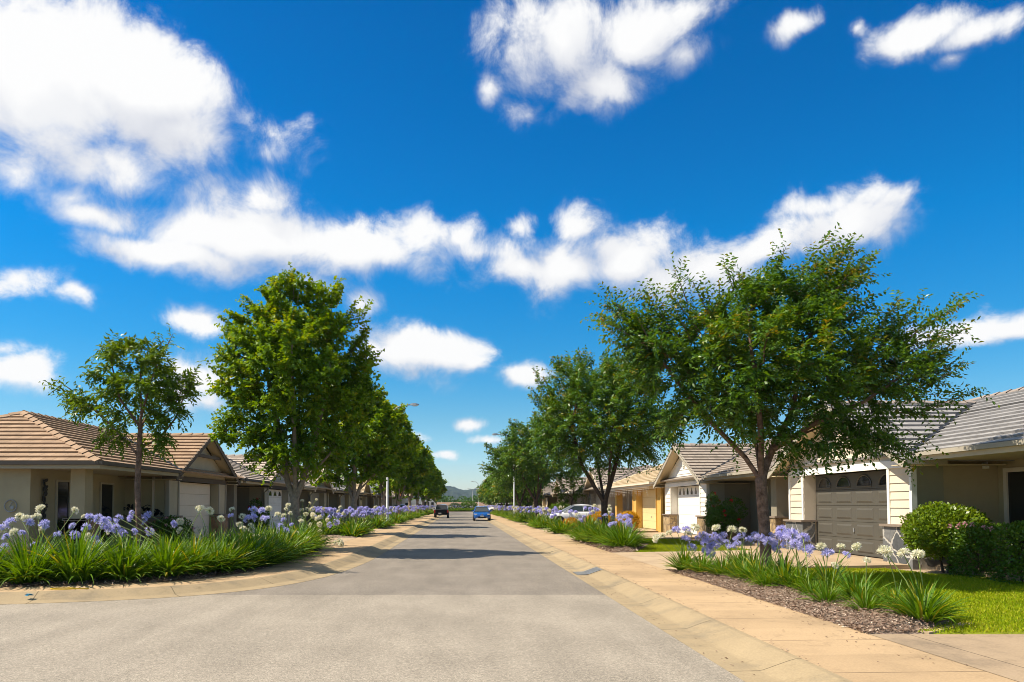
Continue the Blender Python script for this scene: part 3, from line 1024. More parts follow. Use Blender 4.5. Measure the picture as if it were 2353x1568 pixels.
    for k in range(rows):
        dm.box(x0, x1, Yd0, Yd1, zd0 + k * hr + 0.004, zd0 + (k + 1) * hr - 0.004)
    if door in ('panel', 'arch') and detail > 0:
        for k in range(4 if door == 'arch' or door == 'panel' else 5):
            for c in range(4):
                ya = Yd0 + 0.13 + c * 1.06; yb = ya + 0.80
                za = zd0 + k * hr + 0.075; zb = zd0 + (k + 1) * hr - 0.075
                xo, xi = X(xd - 0.002), X(xd - 0.022)
                b = 0.045
                o = [(xo, ya, za), (xo, yb, za), (xo, yb, zb), (xo, ya, zb)]
                i_ = [(xi, ya + b, za + b), (xi, yb - b, za + b), (xi, yb - b, zb - b), (xi, ya + b, zb - b)]
                dm.face(i_)
                for q in range(4): dm.face([o[q], o[(q + 1) % 4], i_[(q + 1) % 4], i_[q]])
    d_o = dm.build('garage_door', mt['door'], root)
    zw = zd0 + 4 * hr
    if door in ('panel', 'arch'):
        for c in range(4):
            ym = Yd0 + 0.13 + c * 1.06 + 0.4
            arc = [(ym + 0.36 * math.cos(t), zw + 0.07 + 0.30 * math.sin(t)) for t in np.linspace(0, math.pi, 15)]
            wm = MB(); wm.face([(X(xd - .006), y, z) for y, z in arc])
            w_o = wm.build('door_window', M['glass'], d_o)
            if detail > 1:
                fm = MB()
                fm.tube([(X(xd - .01), y, z) for y, z in arc + arc[:1]], 0.022, 5, False)
                fm.build('window_frame', mt['door'], w_o)
    elif door == 'small':
        for c in range(7):
            ym = Yd0 + 0.33 + c * 0.597
            wm = MB()
            wm.face([(X(xd - .006), ym + a * .14, zw + b) for a, b in ((-1, .06), (1, .06), (1, .2), (.62, .25), (.5, .33), (.2, .37), (0, .39), (-.2, .37), (-.5, .33), (-.62, .25), (-1, .2))])
            wm.build('door_window', M['glass'], d_o)
    if detail > 0 and door != 'small':
        hm = MB(); hx0, hx1 = sorted((X(xd - .03), X(xd - .002)))
        hm.box(hx0, hx1, yc - .01, yc + .03, zd0 + .62, zd0 + .74); hm.build('handle', M['metal'], d_o)
    # ---- roof
    mb = MB()
    C = 0.32
    yn_, yf_ = yn, yf
    hn = 3.5
    E = [(X(xe), yn_), (X(xe), yf_), (X(2 * xr - xe), yf_), (X(2 * xr - xe), yn_)]
    r0, r1 = yn_ + hn, yf_ - hn
    run = xr - xe; rise = zm - ze; sl = math.hypot(run, rise)
    va = Vector((s * run, 0, rise)) / sl
    nr = Vector((-s * rise, 0, run)) / sl
    mb.courses([(yn_, 0), (yf_, 0), (r1, sl), (r0, sl)], (X(xe), 0, ze), (0, 1, 0), va, nr, C, 0.05)
    va2 = Vector((-s * run, 0, rise)) / sl; nr2 = Vector((s * rise, 0, run)) / sl
    mb.courses([(yn_, 0), (yf_, 0), (r1, sl), (r0, sl)], (X(2 * xr - xe), 0, ze), (0, 1, 0), va2, nr2, C, 0.038)
    sle = math.hypot(hn, rise)
    for yy, sg, rr in ((yn_, 1, r0), (yf_, -1, r1)):
        va3 = Vector((0, sg * hn, rise)) / sle; nr3 = Vector((0, -sg * rise, hn)) / sle
        mb.courses([(xe, 0), (2 * xr - xe, 0), (xr, sle)], (0, yy, ze), (s, 0, 0), va3, nr3, C, 0.05)
    if gable:
        zg = 2.66
        slg = math.hypot(gw, zr - zg)
        xin = xe + (zr - ze) / rise * run + .1
        for sg in (-1, 1):
            va4 = Vector((0, -sg * gw, zr - zg)) / slg; nr4 = Vector((0, sg * (zr - zg), gw)) / slg
            mb.courses([(10.06, 0), (xin, 0), (xin, slg), (10.06, slg)], (0, yc + sg * gw, zg), (s, 0, 0), va4, nr4, C, 0.05)
    roof = mb.build('roof', mt['tile'], root)
    # ridge and hip capping tiles
    mb = MB()
    def cap(p, q, w=0.15):
        p, q = Vector(p), Vector(q)
        d = q - p; Ld = d.length; d.normalize()
        sd = d.cross(Vector((0, 0, 1))).normalized(); up = sd.cross(d)
        n = max(1, int(Ld / 0.4))
        for k in range(n):
            a = p + d * (Ld * k / n) ; b = p + d * (Ld * (k + 1) / n + .02)
            h0, h1 = 0.105, 0.07
            for sg in (-1, 1):
                f = [a + up * h0, b + up * h1, b + sd * sg * w + up * (h1 - .085), a + sd * sg * w + up * (h0 - .085)]
                mb.face(f)
                mb.face([f[3], f[2], f[2] - up * .05, f[3] - up * .05])
            mb.face([a + up * h0, a + sd * w + up * (h0 - .085), a + up * (h0 - .06), a - sd * w + up * (h0 - .085)])
    T = [(X(xr), r0, zm), (X(xr), r1, zm)]
    cap(T[0], T[1])
    cap((X(xe), yn_, ze), T[0]); cap((X(2 * xr - xe), yn_, ze), T[0])
    cap((X(xe), yf_, ze), T[1]); cap((X(2 * xr - xe), yf_, ze), T[1])
    if gable: cap((X(10.04), yc, zr), (X(xin), yc, zr))
    mb.build('ridge_capping', mt['ridge'], roof)
    if gable:   # dark metal valley where the garage roof meets the main roof
        mb = MB()
        for sg in (-1, 1):
            mb = MB(); zg = 2.66
            # valley line: main plane height equals gable plane height
            pts = []
            for u in (xe + .02, xin - .1):
                zz = ze + (u - xe) / run * rise
                a = gw * (1 - (zz - zg) / (zr - zg))
                if a < 0: a = 0
                pts.append(Vector((X(u), yc + sg * a, zz + .035)))
            mb.beam(pts[0], pts[1], 0.13, 0.05)
            mb.build('valley', M['black'], roof)
    # ---- soffit, fascia, gutter
    mb = MB()
    q = [(X(xe + .03), yn + .03), (X(xe + .03), yf - .03), (X(xe + 8), yf - .03), (X(xe + 8), yn + .03)]
    if gable:
        lo, hi = sorted((Y(-3.08), Y(3.08)))
        x0, x1 = sorted((X(xe + .03), X(xe + 3)))
        for a, b in ((yn + .03, lo), (hi, yf - .03)):
            if b > a: mb.box(x0, x1, a, b, 2.68, 2.70)
        for yy0, yy1 in ((yn + .03, yn + .45), (yf - .45, yf - .03)):
            x0, x1 = sorted((X(xe + 3.003), X(xe + 8)))
            mb.box(x0, x1, yy0, yy1, 2.68, 2.70)
        # lining under the raked overhang
        for sg in (-1, 1):
            a = [(10.1, gw - .02, 2.66 - .045), (10.6, gw - .02, 2.66 - .045), (10.6, 0, zr - .05), (10.1, 0, zr - .05)]
            mb.face([(X(u), yc + sg * y, z) for u, y, z in a])
            # boxed eave end
        for sg in (-1, 1):
            x0, x1 = sorted((X(10.12), X(xe + 2)))
            y0, y1 = sorted((yc + sg * 3.13, yc + sg * (gw - .03)))
            mb.box(x0, x1, y0, y1, 2.56, 2.58)
    else:
        x0, x1 = sorted((X(xe + .03), X(xe + 8)))
        mb.box(x0, x1, yn + .03, yf - .03, 2.68, 2.70)
    mb.build('soffit', mt['soffit'], root)
    runs = []
    def piece(nm, m_, x0, x1, y0, y1, z0, z1):
        q_ = MB(); x0, x1 = sorted((x0, x1)); y0, y1 = sorted((y0, y1)); q_.box(x0, x1, y0, y1, z0, z1); q_.build(nm, m_, root)
    if gable:
        lo, hi = yc - gw, yc + gw
        if yn < lo - .05: runs.append((yn, lo))
        if hi + .05 < yf: runs.append((hi, yf))
    else: runs.append((yn, yf))
    for a, b in runs:
        piece('fascia', mt['fascia'], X(xe), X(xe + .025), a, b, 2.66, 2.80)
        piece('gutter', mt['gutter'], X(xe - .11), X(xe - .002), a - .1, b, 2.765, 2.86)
    for yy, sg in ((yn, 1), (yf, -1)):
        if sg < 0 and detail == 0: continue
        piece('fascia', mt['fascia'], X(xe + .026), X(2 * xr - xe - .026), yy, yy + sg * .025, 2.66, 2.80)
        piece('gutter', mt['gutter'], X(xe), X(2 * xr - xe), yy - sg * .11, yy - sg * .002, 2.765, 2.86)
    if gable:
        for sg in (-1, 1):
            piece('gutter', mt['gutter'], X(10.1), X(xe + .55), yc + sg * (gw + .002), yc + sg * (gw + .10), 2.575, 2.67)
    if gable:
        for sg in (-1, 1):
            mb = MB()
            p = Vector((X(10.08), yc + sg * (gw + .05), 2.60)); q = Vector((X(10.08), yc + sg * 0.0, zr - .015))
            d = (q - p).normalized(); up = Vector((0, -d.z * (1 if d.y > 0 else -1) * 1, abs(d.y)))
            n_ = Vector((0, -d.z, d.y)); n_ = n_ if n_.z > 0 else -n_
            w = .11
            c = [p - n_ * w, p + n_ * .06, q + n_ * .06, q - n_ * w]
            # plumb cut at the apex
            c[2] = Vector((p.x, yc, c[1].z + (c[2].z - c[1].z) + 0.0)); c[3] = Vector((p.x, yc, c[3].z))
            k = (c[2].z - c[1].z) / max(1e-6, abs(c[1].y - yc))
            c[2].z = c[1].z + abs(c[1].y - yc) * abs(d.z / d.y); c[3].z = c[0].z + abs(c[0].y - yc) * abs(d.z / d.y)
            off = inw * .045
            mb.hexa([c[0], c[1], c[1] + off, c[0] + off, c[3], c[2], c[2] + off, c[3] + off])
            mb.build('barge_board', mt['barge'], root)
    if collar:
        mb = MB()
        zc = 3.62
        a = gw * (1 - (zc - 2.6) / (zr - 2.6)) - .05
        x0, x1 = sorted((X(10.28), X(10.40)))
        mb.box(x0, x1, yc - a, yc + a, zc - .07, zc + .05)
        mb.build('collar_beam', mt['header'], root)
    if vent:
        mb = MB()
        x0, x1 = sorted((X(10.55), X(10.60)))
        for k in range(8):
            z = 3.42 + k * .075
            mb.hexa([(x0, yc - .11, z), (x1, yc - .11, z + .02), (x1, yc + .11, z + .02), (x0, yc + .11, z), (x0, yc - .11, z + .03), (x1, yc - .11, z + .05), (x1, yc + .11, z + .05), (x0, yc + .11, z + .03)])
        mb.box(x0, x1, yc - .15, yc - .112, 3.38, 4.04); mb.box(x0, x1, yc + .112, yc + .15, 3.38, 4.04)
        mb.build('gable_vent', mt['trim'], root)
    # ---- porch: column, window, front door
    if detail > 0:
        mb = MB()
        yp = pn + flip * 0.72
        y0, y1 = sorted((yp, yp + flip * .45))
        x0, x1 = sorted((X(xe + .78), X(xe + 1.2)))
        zt = 1.25 if stone else 0.0
        mb.box(x0, x1, y0, y1, zt, 2.69)
        co = mb.build('porch_column', mt['wall'], root)
        if stone:
            sb = MB(); sb.box(x0 - .09, x1 + .09, y0 - .09, y1 + .09, 0.0, 1.19); sb.build('column_base', mt['stone2'], co)
            sb = MB(); sb.box(x0 - .13, x1 + .13, y0 - .13, y1 + .13, 1.193, 1.248); sb.build('column_cap', mt['cap'], co)
    wy0, wy1 = sorted((yg - flip * 4.4, yg - flip * 3.05))
    xo = xw - .03
    def opening(nm, y0, y1, z0, z1, mull):
        fm = MB()
        x0, x1 = sorted((X(xw - .05), X(xw - .003)))
        t = .06
        fm.box(x0, x1, y0 - t, y0, z0 - t, z1 + t); fm.box(x0, x1, y1, y1 + t, z0 - t, z1 + t)
        fm.box(x0, x1, y0, y1, z1, z1 + t); fm.box(x0, x1, y0, y1, z0 - t, z0)
        if mull:
            ym = (y0 + y1) / 2; fm.box(x0, x1, ym - .03, ym + .03, z0, z1)
        gl = MB(); gl.face([(X(xw - .02), y0, z0), (X(xw - .02), y1, z0), (X(xw - .02), y1, z1), (X(xw - .02), y0, z1)])
        fo = fm.build(nm, mt['frame'], root)
        gl.build('pane', M['glass'], fo)
    if gable and detail > 0 and not stone:
        dp = MB(); xq = X(10.5); yq = yg - flip * .14
        dp.tube([(X(10.2), yc - flip * (gw + .05), 2.6), (X(10.32), yq, 2.5), (xq, yq, 2.3), (xq, yq, .2)], .045, 8, False)
        dp.build('downpipe', mt['gable'], root, True)
    if detail > 0 and not vents:
        opening('window', wy0, wy1, 0.75, 2.35, True)
        dy0, dy1 = sorted((yg - flip * 1.75, yg - flip * .95))
        opening('front_door', dy0, dy1, 0.32, 2.35, False)
    if detail > 0:
        # floor slab of the porch
        sm = MB(); x0, x1 = sorted((X(xe + .5), X(xw - .003))); y0, y1 = sorted((pn + flip * .45, yg - flip * .003)); sm.box(x0, x1, y0, y1, 0.0, 0.24)
        sm.build('porch_floor', M['drive'], root)
    return root, dict(yg=yg, xw=xw, X=X, xe=xe, pn=pn)


W = dict(
    tan=wallm('tan_render', (0.42, 0.345, 0.205)), grey=wallm('grey_render', (0.28, 0.25, 0.19)), cream=wallm('cream_render', (0.45, 0.36, 0.21)),
    olive=wallm('olive_render', (0.33, 0.30, 0.21)), yellow=wallm('yellow_render', (0.66, 0.40, 0.10)), beige=wallm('beige_render', (0.50, 0.41, 0.31)),
    board_cream=wallm('cream_boards', (0.68, 0.59, 0.46), .05), board_white=wallm('white_boards', (0.80, 0.76, 0.68), .05), board_grey=wallm('grey_boards', (0.40, 0.375, 0.31), .05), board_tan=wallm('tan_boards', (0.46, 0.40, 0.28), .05),
    brown=wallm('brown_trim', (0.115, 0.095, 0.075), .05), taupe=wallm('taupe_trim', (0.40, 0.36, 0.29), .05), charcoal=wallm('charcoal_trim', (0.075, 0.07, 0.066), .05),
    tile_brown=tile_mat('brown_tiles', (0.31, 0.205, 0.125), (0.385, 0.26, 0.165)), tile_grey=tile_mat('grey_tiles', (0.265, 0.255, 0.25), (0.33, 0.318, 0.31)),
    tile_taupe=tile_mat('taupe_tiles', (0.29, 0.245, 0.20), (0.36, 0.30, 0.25)), tile_pale=tile_mat('pale_tiles', (0.42, 0.35, 0.29), (0.50, 0.42, 0.35)), tile_blue=tile_mat('slate_blue_tiles', (0.17, 0.18, 0.20), (0.23, 0.24, 0.26)),
    tile_orange=tile_mat('terracotta_tiles', (0.55, 0.15, 0.065), (0.65, 0.20, 0.09)), tile_straw=tile_mat('straw_tiles', (0.46, 0.36, 0.22), (0.54, 0.43, 0.28)),
    slate=stone_mat('slate_stone', (0.07, 0.075, 0.08), (0.19, 0.19, 0.185), (0.42, 0.40, 0.36), 2.0), sand=stone_mat('sandstone', (0.25, 0.17, 0.085), (0.48, 0.34, 0.17), (0.22, 0.16, 0.10), 3.6),
    brick=stone_mat('brick_stone', (0.28, 0.14, 0.07), (0.40, 0.22, 0.12), (0.30, 0.22, 0.15), 5.0), greystone=stone_mat('grey_stone', (0.22, 0.20, 0.16), (0.34, 0.32, 0.27), (0.15, 0.14, 0.12), 4.5),
    door_grey=mat('grey_door_paint', (0.095, 0.088, 0.073), 0.42, 0.04, 2, spec=0.4), door_cream=mat('cream_door_paint', (0.74, 0.65, 0.52), 0.5, 0.03, 2), door_white=mat('white_door_paint', (0.84, 0.82, 0.77), 0.5, 0.02, 2), door_straw=mat('straw_door_paint', (0.78, 0.60, 0.30), 0.5, 0.03, 2), door_taupe=mat('taupe_door_paint', (0.34, 0.31, 0.26), 0.5, 0.03, 2),
    soffit=mat('soffit_paint', (0.60, 0.50, 0.33), 0.7, 0.03, 2), ridge_b=mat('brown_ridge', (0.34, 0.225, 0.14), 0.8, 0.15, 3), ridge_g=mat('grey_ridge', (0.30, 0.25, 0.215), 0.8, 0.15, 3), cap=mat('stone_capping', (0.24, 0.19, 0.15), 0.8, 0.1, 3),
    plate_orange=mat('orange_wall', (0.6, .2, .1), .8, .05))


def MT(**k):
    d = dict(wall=W['tan'], board=W['board_tan'], gable=W['board_tan'], header=W['brown'], trim=W['taupe'], stone=W['brick'], stone2=W['brick'], cap=W['cap'], door=W['door_cream'],
             tile=W['tile_brown'], ridge=W['ridge_b'], soffit=W['soffit'], fascia=W['board_tan'], gutter=W['brown'], barge=W['brown'], frame=W['board_tan'], side=W['board_tan'])
    d.update(k)
    return d


H = {}
H['L1'] = house(-1, 29.2, 20.0, 33.1, 'tan house with brown tiled roof, nearest on the left, cream garage door under a gable', MT(door=W['door_cream'], board=W['board_tan']), door='flat', siding=False, collar=True)
H['L2'] = house(-1, 41.7, 33.6, 45.6, 'grey house second on the left, white garage door with arched windows', MT(wall=W['grey'], board=W['board_grey'], gable=W['board_grey'], tile=W['tile_pale'], ridge=W['ridge_g'], door=W['door_white'], header=W['charcoal'], stone=W['slate'], stone2=W['slate'], gutter=W['charcoal'], barge=W['charcoal']), door='arch', stone=False)
H['L3'] = house(-1, 53.3, 46.0, 57.3, 'beige house third on the left, pale gable edges and grey garage door', MT(wall=W['olive'], tile=W['tile_pale'], ridge=W['ridge_g'], barge=W['board_cream'], gable=W['board_grey'], door=W['door_taupe'], gutter=W['taupe']), door='flat', stone=False)
H['L4'] = house(-1, 65.5, 57.8, 69.4, 'olive rendered house fourth on the left, half hidden behind the second maple', MT(wall=W['olive'], tile=W['tile_grey'], ridge=W['ridge_g'], board=W['cream'], gable=W['cream'], door=W['door_taupe']), door='flat', detail=1, stone=False)
H['L5'] = house(-1, 77.5, 69.8, 81.5, 'cream gabled house fifth on the left with windows in its garage door', MT(wall=W['tan'], gable=W['board_cream'], tile=W['tile_straw'], barge=W['cream'], door=W['door_straw']), door='arch', detail=1, stone=False)
H['L6'] = house(-1, 89.5, 82.0, 93.5, 'house with slate blue roof and white gable edge, sixth on the left', MT(wall=W['grey'], tile=W['tile_blue'], ridge=W['ridge_g'], barge=M['white_paint'], gable=W['cream'], door=W['door_taupe']), detail=1, stone=False)
lab = ['pale roofed house seventh on the left, behind the trunks of the maple row', 'brown roofed house eighth on the left, just before the terracotta roof', 'house with bright terracotta roof far along the left side', 'pale house beyond the terracotta roof on the left, behind the white motorhome', 'last pale house at the far left end of the street']
tl = ['tile_pale', 'tile_taupe', 'tile_orange', 'tile_pale', 'tile_straw']
for yc, lb, t in zip(LEFT_YC[6:], lab, tl):
    house(-1, yc, yc - 7.5, yc + 4.0, lb, MT(wall=W['cream'], tile=W[t], ridge=W[t], gable=W['board_cream'], barge=W['board_cream'], board=W['board_cream']), detail=0, stone=False)

H['R1'] = house(1, 20.05, 9.5, 24.0, 'grey tiled house nearest on the right, dark grey panelled garage door with arched windows', MT(side=W['olive'], wall=W['cream'], board=W['board_cream'], gable=W['board_cream'], header=M['white_paint'], trim=M['white_paint'], stone=W['slate'], stone2=W['slate'], door=W['door_grey'], tile=W['tile_grey'], ridge=W['ridge_g'], fascia=W['board_cream'], gutter=W['taupe'], barge=W['taupe'], frame=W['board_cream']), xe=10.5, door='panel', detail=2, vents=1)
H['R2'] = house(1, 34.15, 24.6, 37.9, 'house with white weatherboard gable and white garage door, second on the right', MT(wall=W['grey'], board=W['board_white'], side=W['board_grey'], gable=W['board_white'], header=W['board_white'], trim=W['board_white'], stone=W['sand'], stone2=W['sand'], door=W['door_white'], tile=W['tile_taupe'], ridge=W['ridge_g'], gutter=W['taupe'], barge=W['taupe'], frame=M['white_paint'], fascia=W['taupe']), xe=10.3, door='small', vent=True)
H['R3'] = house(1, 41.3, 38.2, 51.4, 'yellow rendered house third on the right with straw garage door and wall art', MT(wall=W['yellow'], board=W['yellow'], header=W['board_cream'], trim=W['yellow'], tile=W['tile_straw'], ridge=W['tile_straw'], door=W['door_straw'], gutter=W['board_cream'], fascia=W['board_cream']), flip=-1, gable=False, siding=False, stone=False, door='flat')
H['R4'] = house(1, 56.3, 52.0, 64.5, 'house with a grey stone clad gable on the right, behind the white sedan', MT(wall=W['beige'], board=W['greystone'], gable=W['greystone'], tile=W['tile_taupe'], ridge=W['ridge_g'], barge=W['board_cream'], trim=W['greystone'], door=W['door_taupe']), flip=-1, siding=False, stone=False, detail=1)
H['R5'] = house(1, 76.0, 66.5, 80.0, 'beige house with a columned porch, fifth on the right behind the elms', MT(wall=W['beige'], gable=W['board_cream'], tile=W['tile_pale'], ridge=W['ridge_g'], barge=W['board_cream'], gutter=W['board_cream'], fascia=W['board_cream']), siding=False, stone=False, detail=1)
lab = ['beige roofed house sixth on the right, glimpsed between elm trunks', 'cream house seventh on the right, behind the white four wheel drive', 'pale house eighth on the right, low behind the elm row', 'ninth house on the right, hidden low behind the small elms', 'last house at the far right end of the street']
for yc, lb in zip(RIGHT_YC[5:], lab):
    house(1, yc, yc - 7.5, yc + 4.0, lb, MT(wall=W['cream'], tile=W['tile_taupe'], ridge=W['tile_taupe'], gable=W['cream'], barge=W['board_cream'], board=W['cream']), detail=0, stone=False)
# front window wall and corner of the nearest right house: glazed door at the porch end
r1 = H['R1'][0]; xw = H['R1'][1]['xw']
mb = MB(); mb.box(xw - .06, xw - .003, 16.62, 16.72, .24, 2.5); mb.box(xw - .06, xw - .003, 13.6, 13.7, .24, 2.5); mb.box(xw - .06, xw - .003, 13.701, 16.619, 2.40, 2.5); mb.box(xw - .06, xw - .003, 15.1, 15.16, .24, 2.399)
f = mb.build('sliding_door', W['board_cream'], r1)
mb = MB(); mb.face([(xw - .02, 13.7, .24), (xw - .02, 16.62, .24), (xw - .02, 16.62, 2.40), (xw - .02, 13.7, 2.40)])
mb.build('pane', M['glass'], f)
mb = MB(); mb.box(12.28, 12.36, 16.86, 16.945, 2.50, 2.66); mb.box(12.29, 12.34, 16.80, 16.855, 2.50, 2.56)
mb.build('sensor_light', M['white_paint'], r1)
# the nearest left house has a cut-back side wall with pilaster
l1 = H['L1'][0]
mb = MB(); mb.box(-11.18, -11.10, 26.03, 26.095, .25, 2.68)
mb.build('corner_trim', W['board_cream'], l1)
# plinth on the corner of the garage
mb = MB(); mb.box(-11.3, -10.5, 25.95, 27.05, 0, 1.2); so = mb.build('brick_base', W['brick'], l1)
mb = MB(); mb.box(-11.34, -10.46, 25.91, 27.09, 1.203, 1.25); mb.build('brick_cap', W['cap'], so)
mb = MB(); mb.box(-10.75, -10.5, 31.35, 32.35, 0, 1.2); so = mb.build('brick_base', W['brick'], l1)
mb = MB(); mb.box(-10.79, -10.46, 31.31, 32.39, 1.203, 1.25); mb.build('brick_cap', W['cap'], so)
mb = MB(); mb.box(-11.36, -10.67, 19.85 + .78, 21.26, 0, 1.21); so = mb.build('brick_base', W['brick'], l1)
mb = MB(); mb.box(-11.40, -10.63, 20.59, 21.3, 1.213, 1.26); mb.build('brick_cap', W['cap'], so)

# ------------------------------------------------------------------ ornaments on the walls
# iron scroll of leaves on the porch wall of the nearest left house
yg = H['L1'][1]['yg']
mb = MB(); rng = random.Random(4)
yy = yg - .05
for sx in (-1, 1):
    mb.tube([(-11.85 + sx * .1, yy, 1.15), (-11.85 + sx * .35, yy, 1.3), (-11.85 + sx * .7, yy, 1.42), (-11.85 + sx * 1.0, yy, 1.40), (-11.85 + sx * 1.1, yy, 1.25), (-11.85 + sx * 1.0, yy, 1.2)], .012, 5)
    mb.tube([(-11.85, yy, 1.2), (-11.85 + sx * .2, yy, 1.5), (-11.85 + sx * .5, yy, 1.65), (-11.85 + sx * .65, yy, 1.6)], .012, 5)
    mb.tube([(-11.85, yy, 1.1), (-11.85 + sx * .15, yy, 1.0), (-11.85 + sx * .3, yy, 1.05), (-11.85 + sx * .22, yy, 1.14)], .012, 5)
for k in range(46):
    t = rng.uniform(-1, 1); x = -11.85 + t * 1.05; z = 1.25 + .42 * (1 - t * t) * rng.uniform(.2, 1) + rng.uniform(-.05, .1)
    a = rng.uniform(0, 6.28); art_leaf(mb, (x, yy, z), (math.cos(a), 0, math.sin(a)), .15, .08, (0, -1, 0))
for o in [mb.build('wall_ornament', M['black'])]:
    tag(o, 'black iron scroll of leaves on the porch wall of the tan house', 'ornament')
mb = MB(); xw = H['L1'][1]['xw']
xx = -(xw - .06)
mb.tube([(xx, 21.0, .9 + k * .15) for k in range(11)], .012, 5)
for k in range(24):
    z = .95 + k * .06; a = rng.uniform(0.3, 2.8); art_leaf(mb, (xx, 21.0, z), (0, math.cos(a), math.sin(a)), .17, .10, (1, 0, 0))
mb.tube([(xx, 21.0 + .13 * math.sin(k * 1.2), .9 + k * .1) for k in range(15)], .01, 5)
tag(mb.build('wall_trellis', M['black']), 'tall narrow black leaf ornament on the wall left of the porch window', 'ornament')
mb = MB()
yy = 20.0 + .34
mb.tube([(-12.72 + .17 * math.cos(t), yy, 1.62 + .17 * math.sin(t)) for t in np.linspace(0, 2 * math.pi, 25)], .014, 6, False)
mb.tube([(-12.75, yy, 1.60), (-12.70, yy - .01, 1.67), (-12.66, yy - .01, 1.74)], .012, 5); mb.disc((-12.67, yy - .012, 1.58), (0, -1, 0), .05)
tag(mb.build('wall_clock', M['metal']), 'round wire wall clock at the left edge on the tan house', 'clock')
# leaf panels on the yellow wall
for k, (yy, z0) in enumerate(((53.0 - 3.2, .75), (48.2, .6))):
    yq = (46.6, 45.1)[k]
    fm = MB(); x = H['R3'][1]['xw'] - .04
    r = thing('wall_art', ('farther' if k == 0 else 'nearer') + ' of two brown framed leaf panels on the yellow wall', 'wall art', (x, yq, 1.3), 'leaf panels on the yellow house')
    z0, z1 = .85, 2.15; h = .36
    for a, b, c, d in ((-h, h, z0, z0 + .04), (-h, h, z1 - .04, z1), (-h, -h + .04, z0 + .04, z1 - .04), (h - .04, h, z0 + .04, z1 - .04)):
        fm.box(x - .03, x, yq + a, yq + b, c, d)
    fm.build('frame', W['brown'], r)
    lm = MB(); lm.tube([(x - .012, yq + .05 * math.sin(j), z0 + .1 + j * .18) for j in range(7)], .012, 5)
    for j in range(9): art_leaf(lm, (x - .015, yq, z0 + .15 + j * .11), (0, (1 if j % 2 else -1) * .8, .5), .30, .17, (-1, 0, 0))
    lm.build('leaves', W['brown'], r)
# strings of icicle lights under the yellow house's eave
mb = MB(); rng = random.Random(8)
xx = H['R3'][1]['xe'] - .02
mb.tube([(xx, 38.4, 2.66), (xx, 50.5, 2.66)], .006, 4)
for k in range(110):
    y = 38.5 + k * .108; Ld = rng.uniform(.15, .55)
    mb.tube([(xx, y, 2.66), (xx + .01, y + rng.uniform(-.03, .03), 2.66 - Ld)], .004, 3)
    for q in range(int(Ld / .1)):
        z = 2.62 - q * .1; mb.tube([(xx - .012, y, z), (xx - .012, y, z - .03)], .010, 4)
tag(mb.build('icicle_lights', M['white_paint']), 'unlit icicle string lights hanging from the yellow house eave', 'string lights')

# ------------------------------------------------------------------ trees
def sample_lobes(rng, lobes, n, power=2.4):
    L = np.array(lobes, float)
    vol = L[:, 3] * L[:, 4] * L[:, 5]
    k = rng.choice(len(L), n, p=vol / vol.sum())
    d = nrmz(rng.normal(size=(n, 3))) * (rng.uniform(0, 1, n) ** (1 / power))[:, None]
    return L[k, :3] + d * L[k, 3:6]


def grow(rng, trunk, limbs, attr, step=0.26, kill=0.34, maxit=90):
    """space colonisation: branches reach for points spread through the crown"""
    P, par = [np.array(trunk[0], float)], [-1]
    def chain(i, pts):
        for q in pts:
            q = np.array(q, float)
            d = q - P[i]; n = max(1, int(np.linalg.norm(d) / step))
            o = P[i]
            for k in range(n):
                P.append(o + d * (k + 1) / n); par.append(i); i = len(P) - 1
        return i
    top = chain(0, trunk[1:])
    for Lm in limbs:
        i = min(range(len(P)), key=lambda j: np.linalg.norm(P[j] - np.array(Lm[0])))
        chain(i, Lm[1:])
    start = np.array(P)
    D = np.linalg.norm(attr[:, None, :] - start[None], axis=2)
    D[:, :max(1, top - 1)] += 0.5
    ni = D.argmin(1); nd = D.min(1)
    alive = np.ones(len(attr), bool)
    for it in range(maxit):
        if not alive.any(): break
        idx = np.where(alive)[0]
        Pa = np.array(P)
        dv = nrmz(attr[idx] - Pa[ni[idx]])
        acc = {}
        for j, d in zip(ni[idx], dv):
            acc[j] = acc.get(j, 0) + d
        new = []
        for j, d in acc.items():
            d = d / max(1e-6, np.linalg.norm(d)) + rng.normal(size=3) * 0.18
            d[2] += 0.06
            d /= np.linalg.norm(d)
            new.append((j, P[j] + d * step))
        base = len(P)
        for j, q in new: P.append(q); par.append(j)
        Q = np.array([q for _, q in new])
        DD = np.linalg.norm(attr[idx][:, None, :] - Q[None], axis=2)
        m = DD.min(1); a = DD.argmin(1)
        up = m < nd[idx]
        nd[idx[up]] = m[up]; ni[idx[up]] = base + a[up]
        dead = nd < kill
        alive &= ~dead
        if it > 10 and not up.any(): break
    return np.array(P), np.array(par)


def branch_mesh(P, par, r_base, r_tip, e=2.3, rmin=0.0):
    n = len(P)
    kids = [[] for _ in range(n)]
    for i in range(1, n): kids[par[i]].append(i)
    tips = np.zeros(n)
    for i in range(n - 1, -1, -1):
        tips[i] = max(1, sum(tips[k] for k in kids[i]))
    rad = (tips ** (1 / e)); rad = r_tip + (rad - 1) / (rad[0] - 1 + 1e-9) * (r_base - r_tip)
    mb = MB()
    stack = [(0, None)]
    while stack:
        i, frm = stack.pop()
        pts, rr = [], []
        if frm is not None: pts.append(P[frm]); rr.append(min(rad[frm], rad[i] * 1.25))
        while True:
            pts.append(P[i]); rr.append(rad[i])
            if not kids[i]: break
            ks = sorted(kids[i], key=lambda k: -tips[k])
            for k in ks[1:]:
                if rad[k] > rmin: stack.append((k, i))
            i = ks[0]
            if rad[i] <= rmin: break
        if len(pts) > 1:
            big = max(rr)
            mb.tube(pts, rr, 14 if big > .09 else (8 if big > .035 else (5 if big > .015 else 3)), False)
    return mb, rad, kids, tips


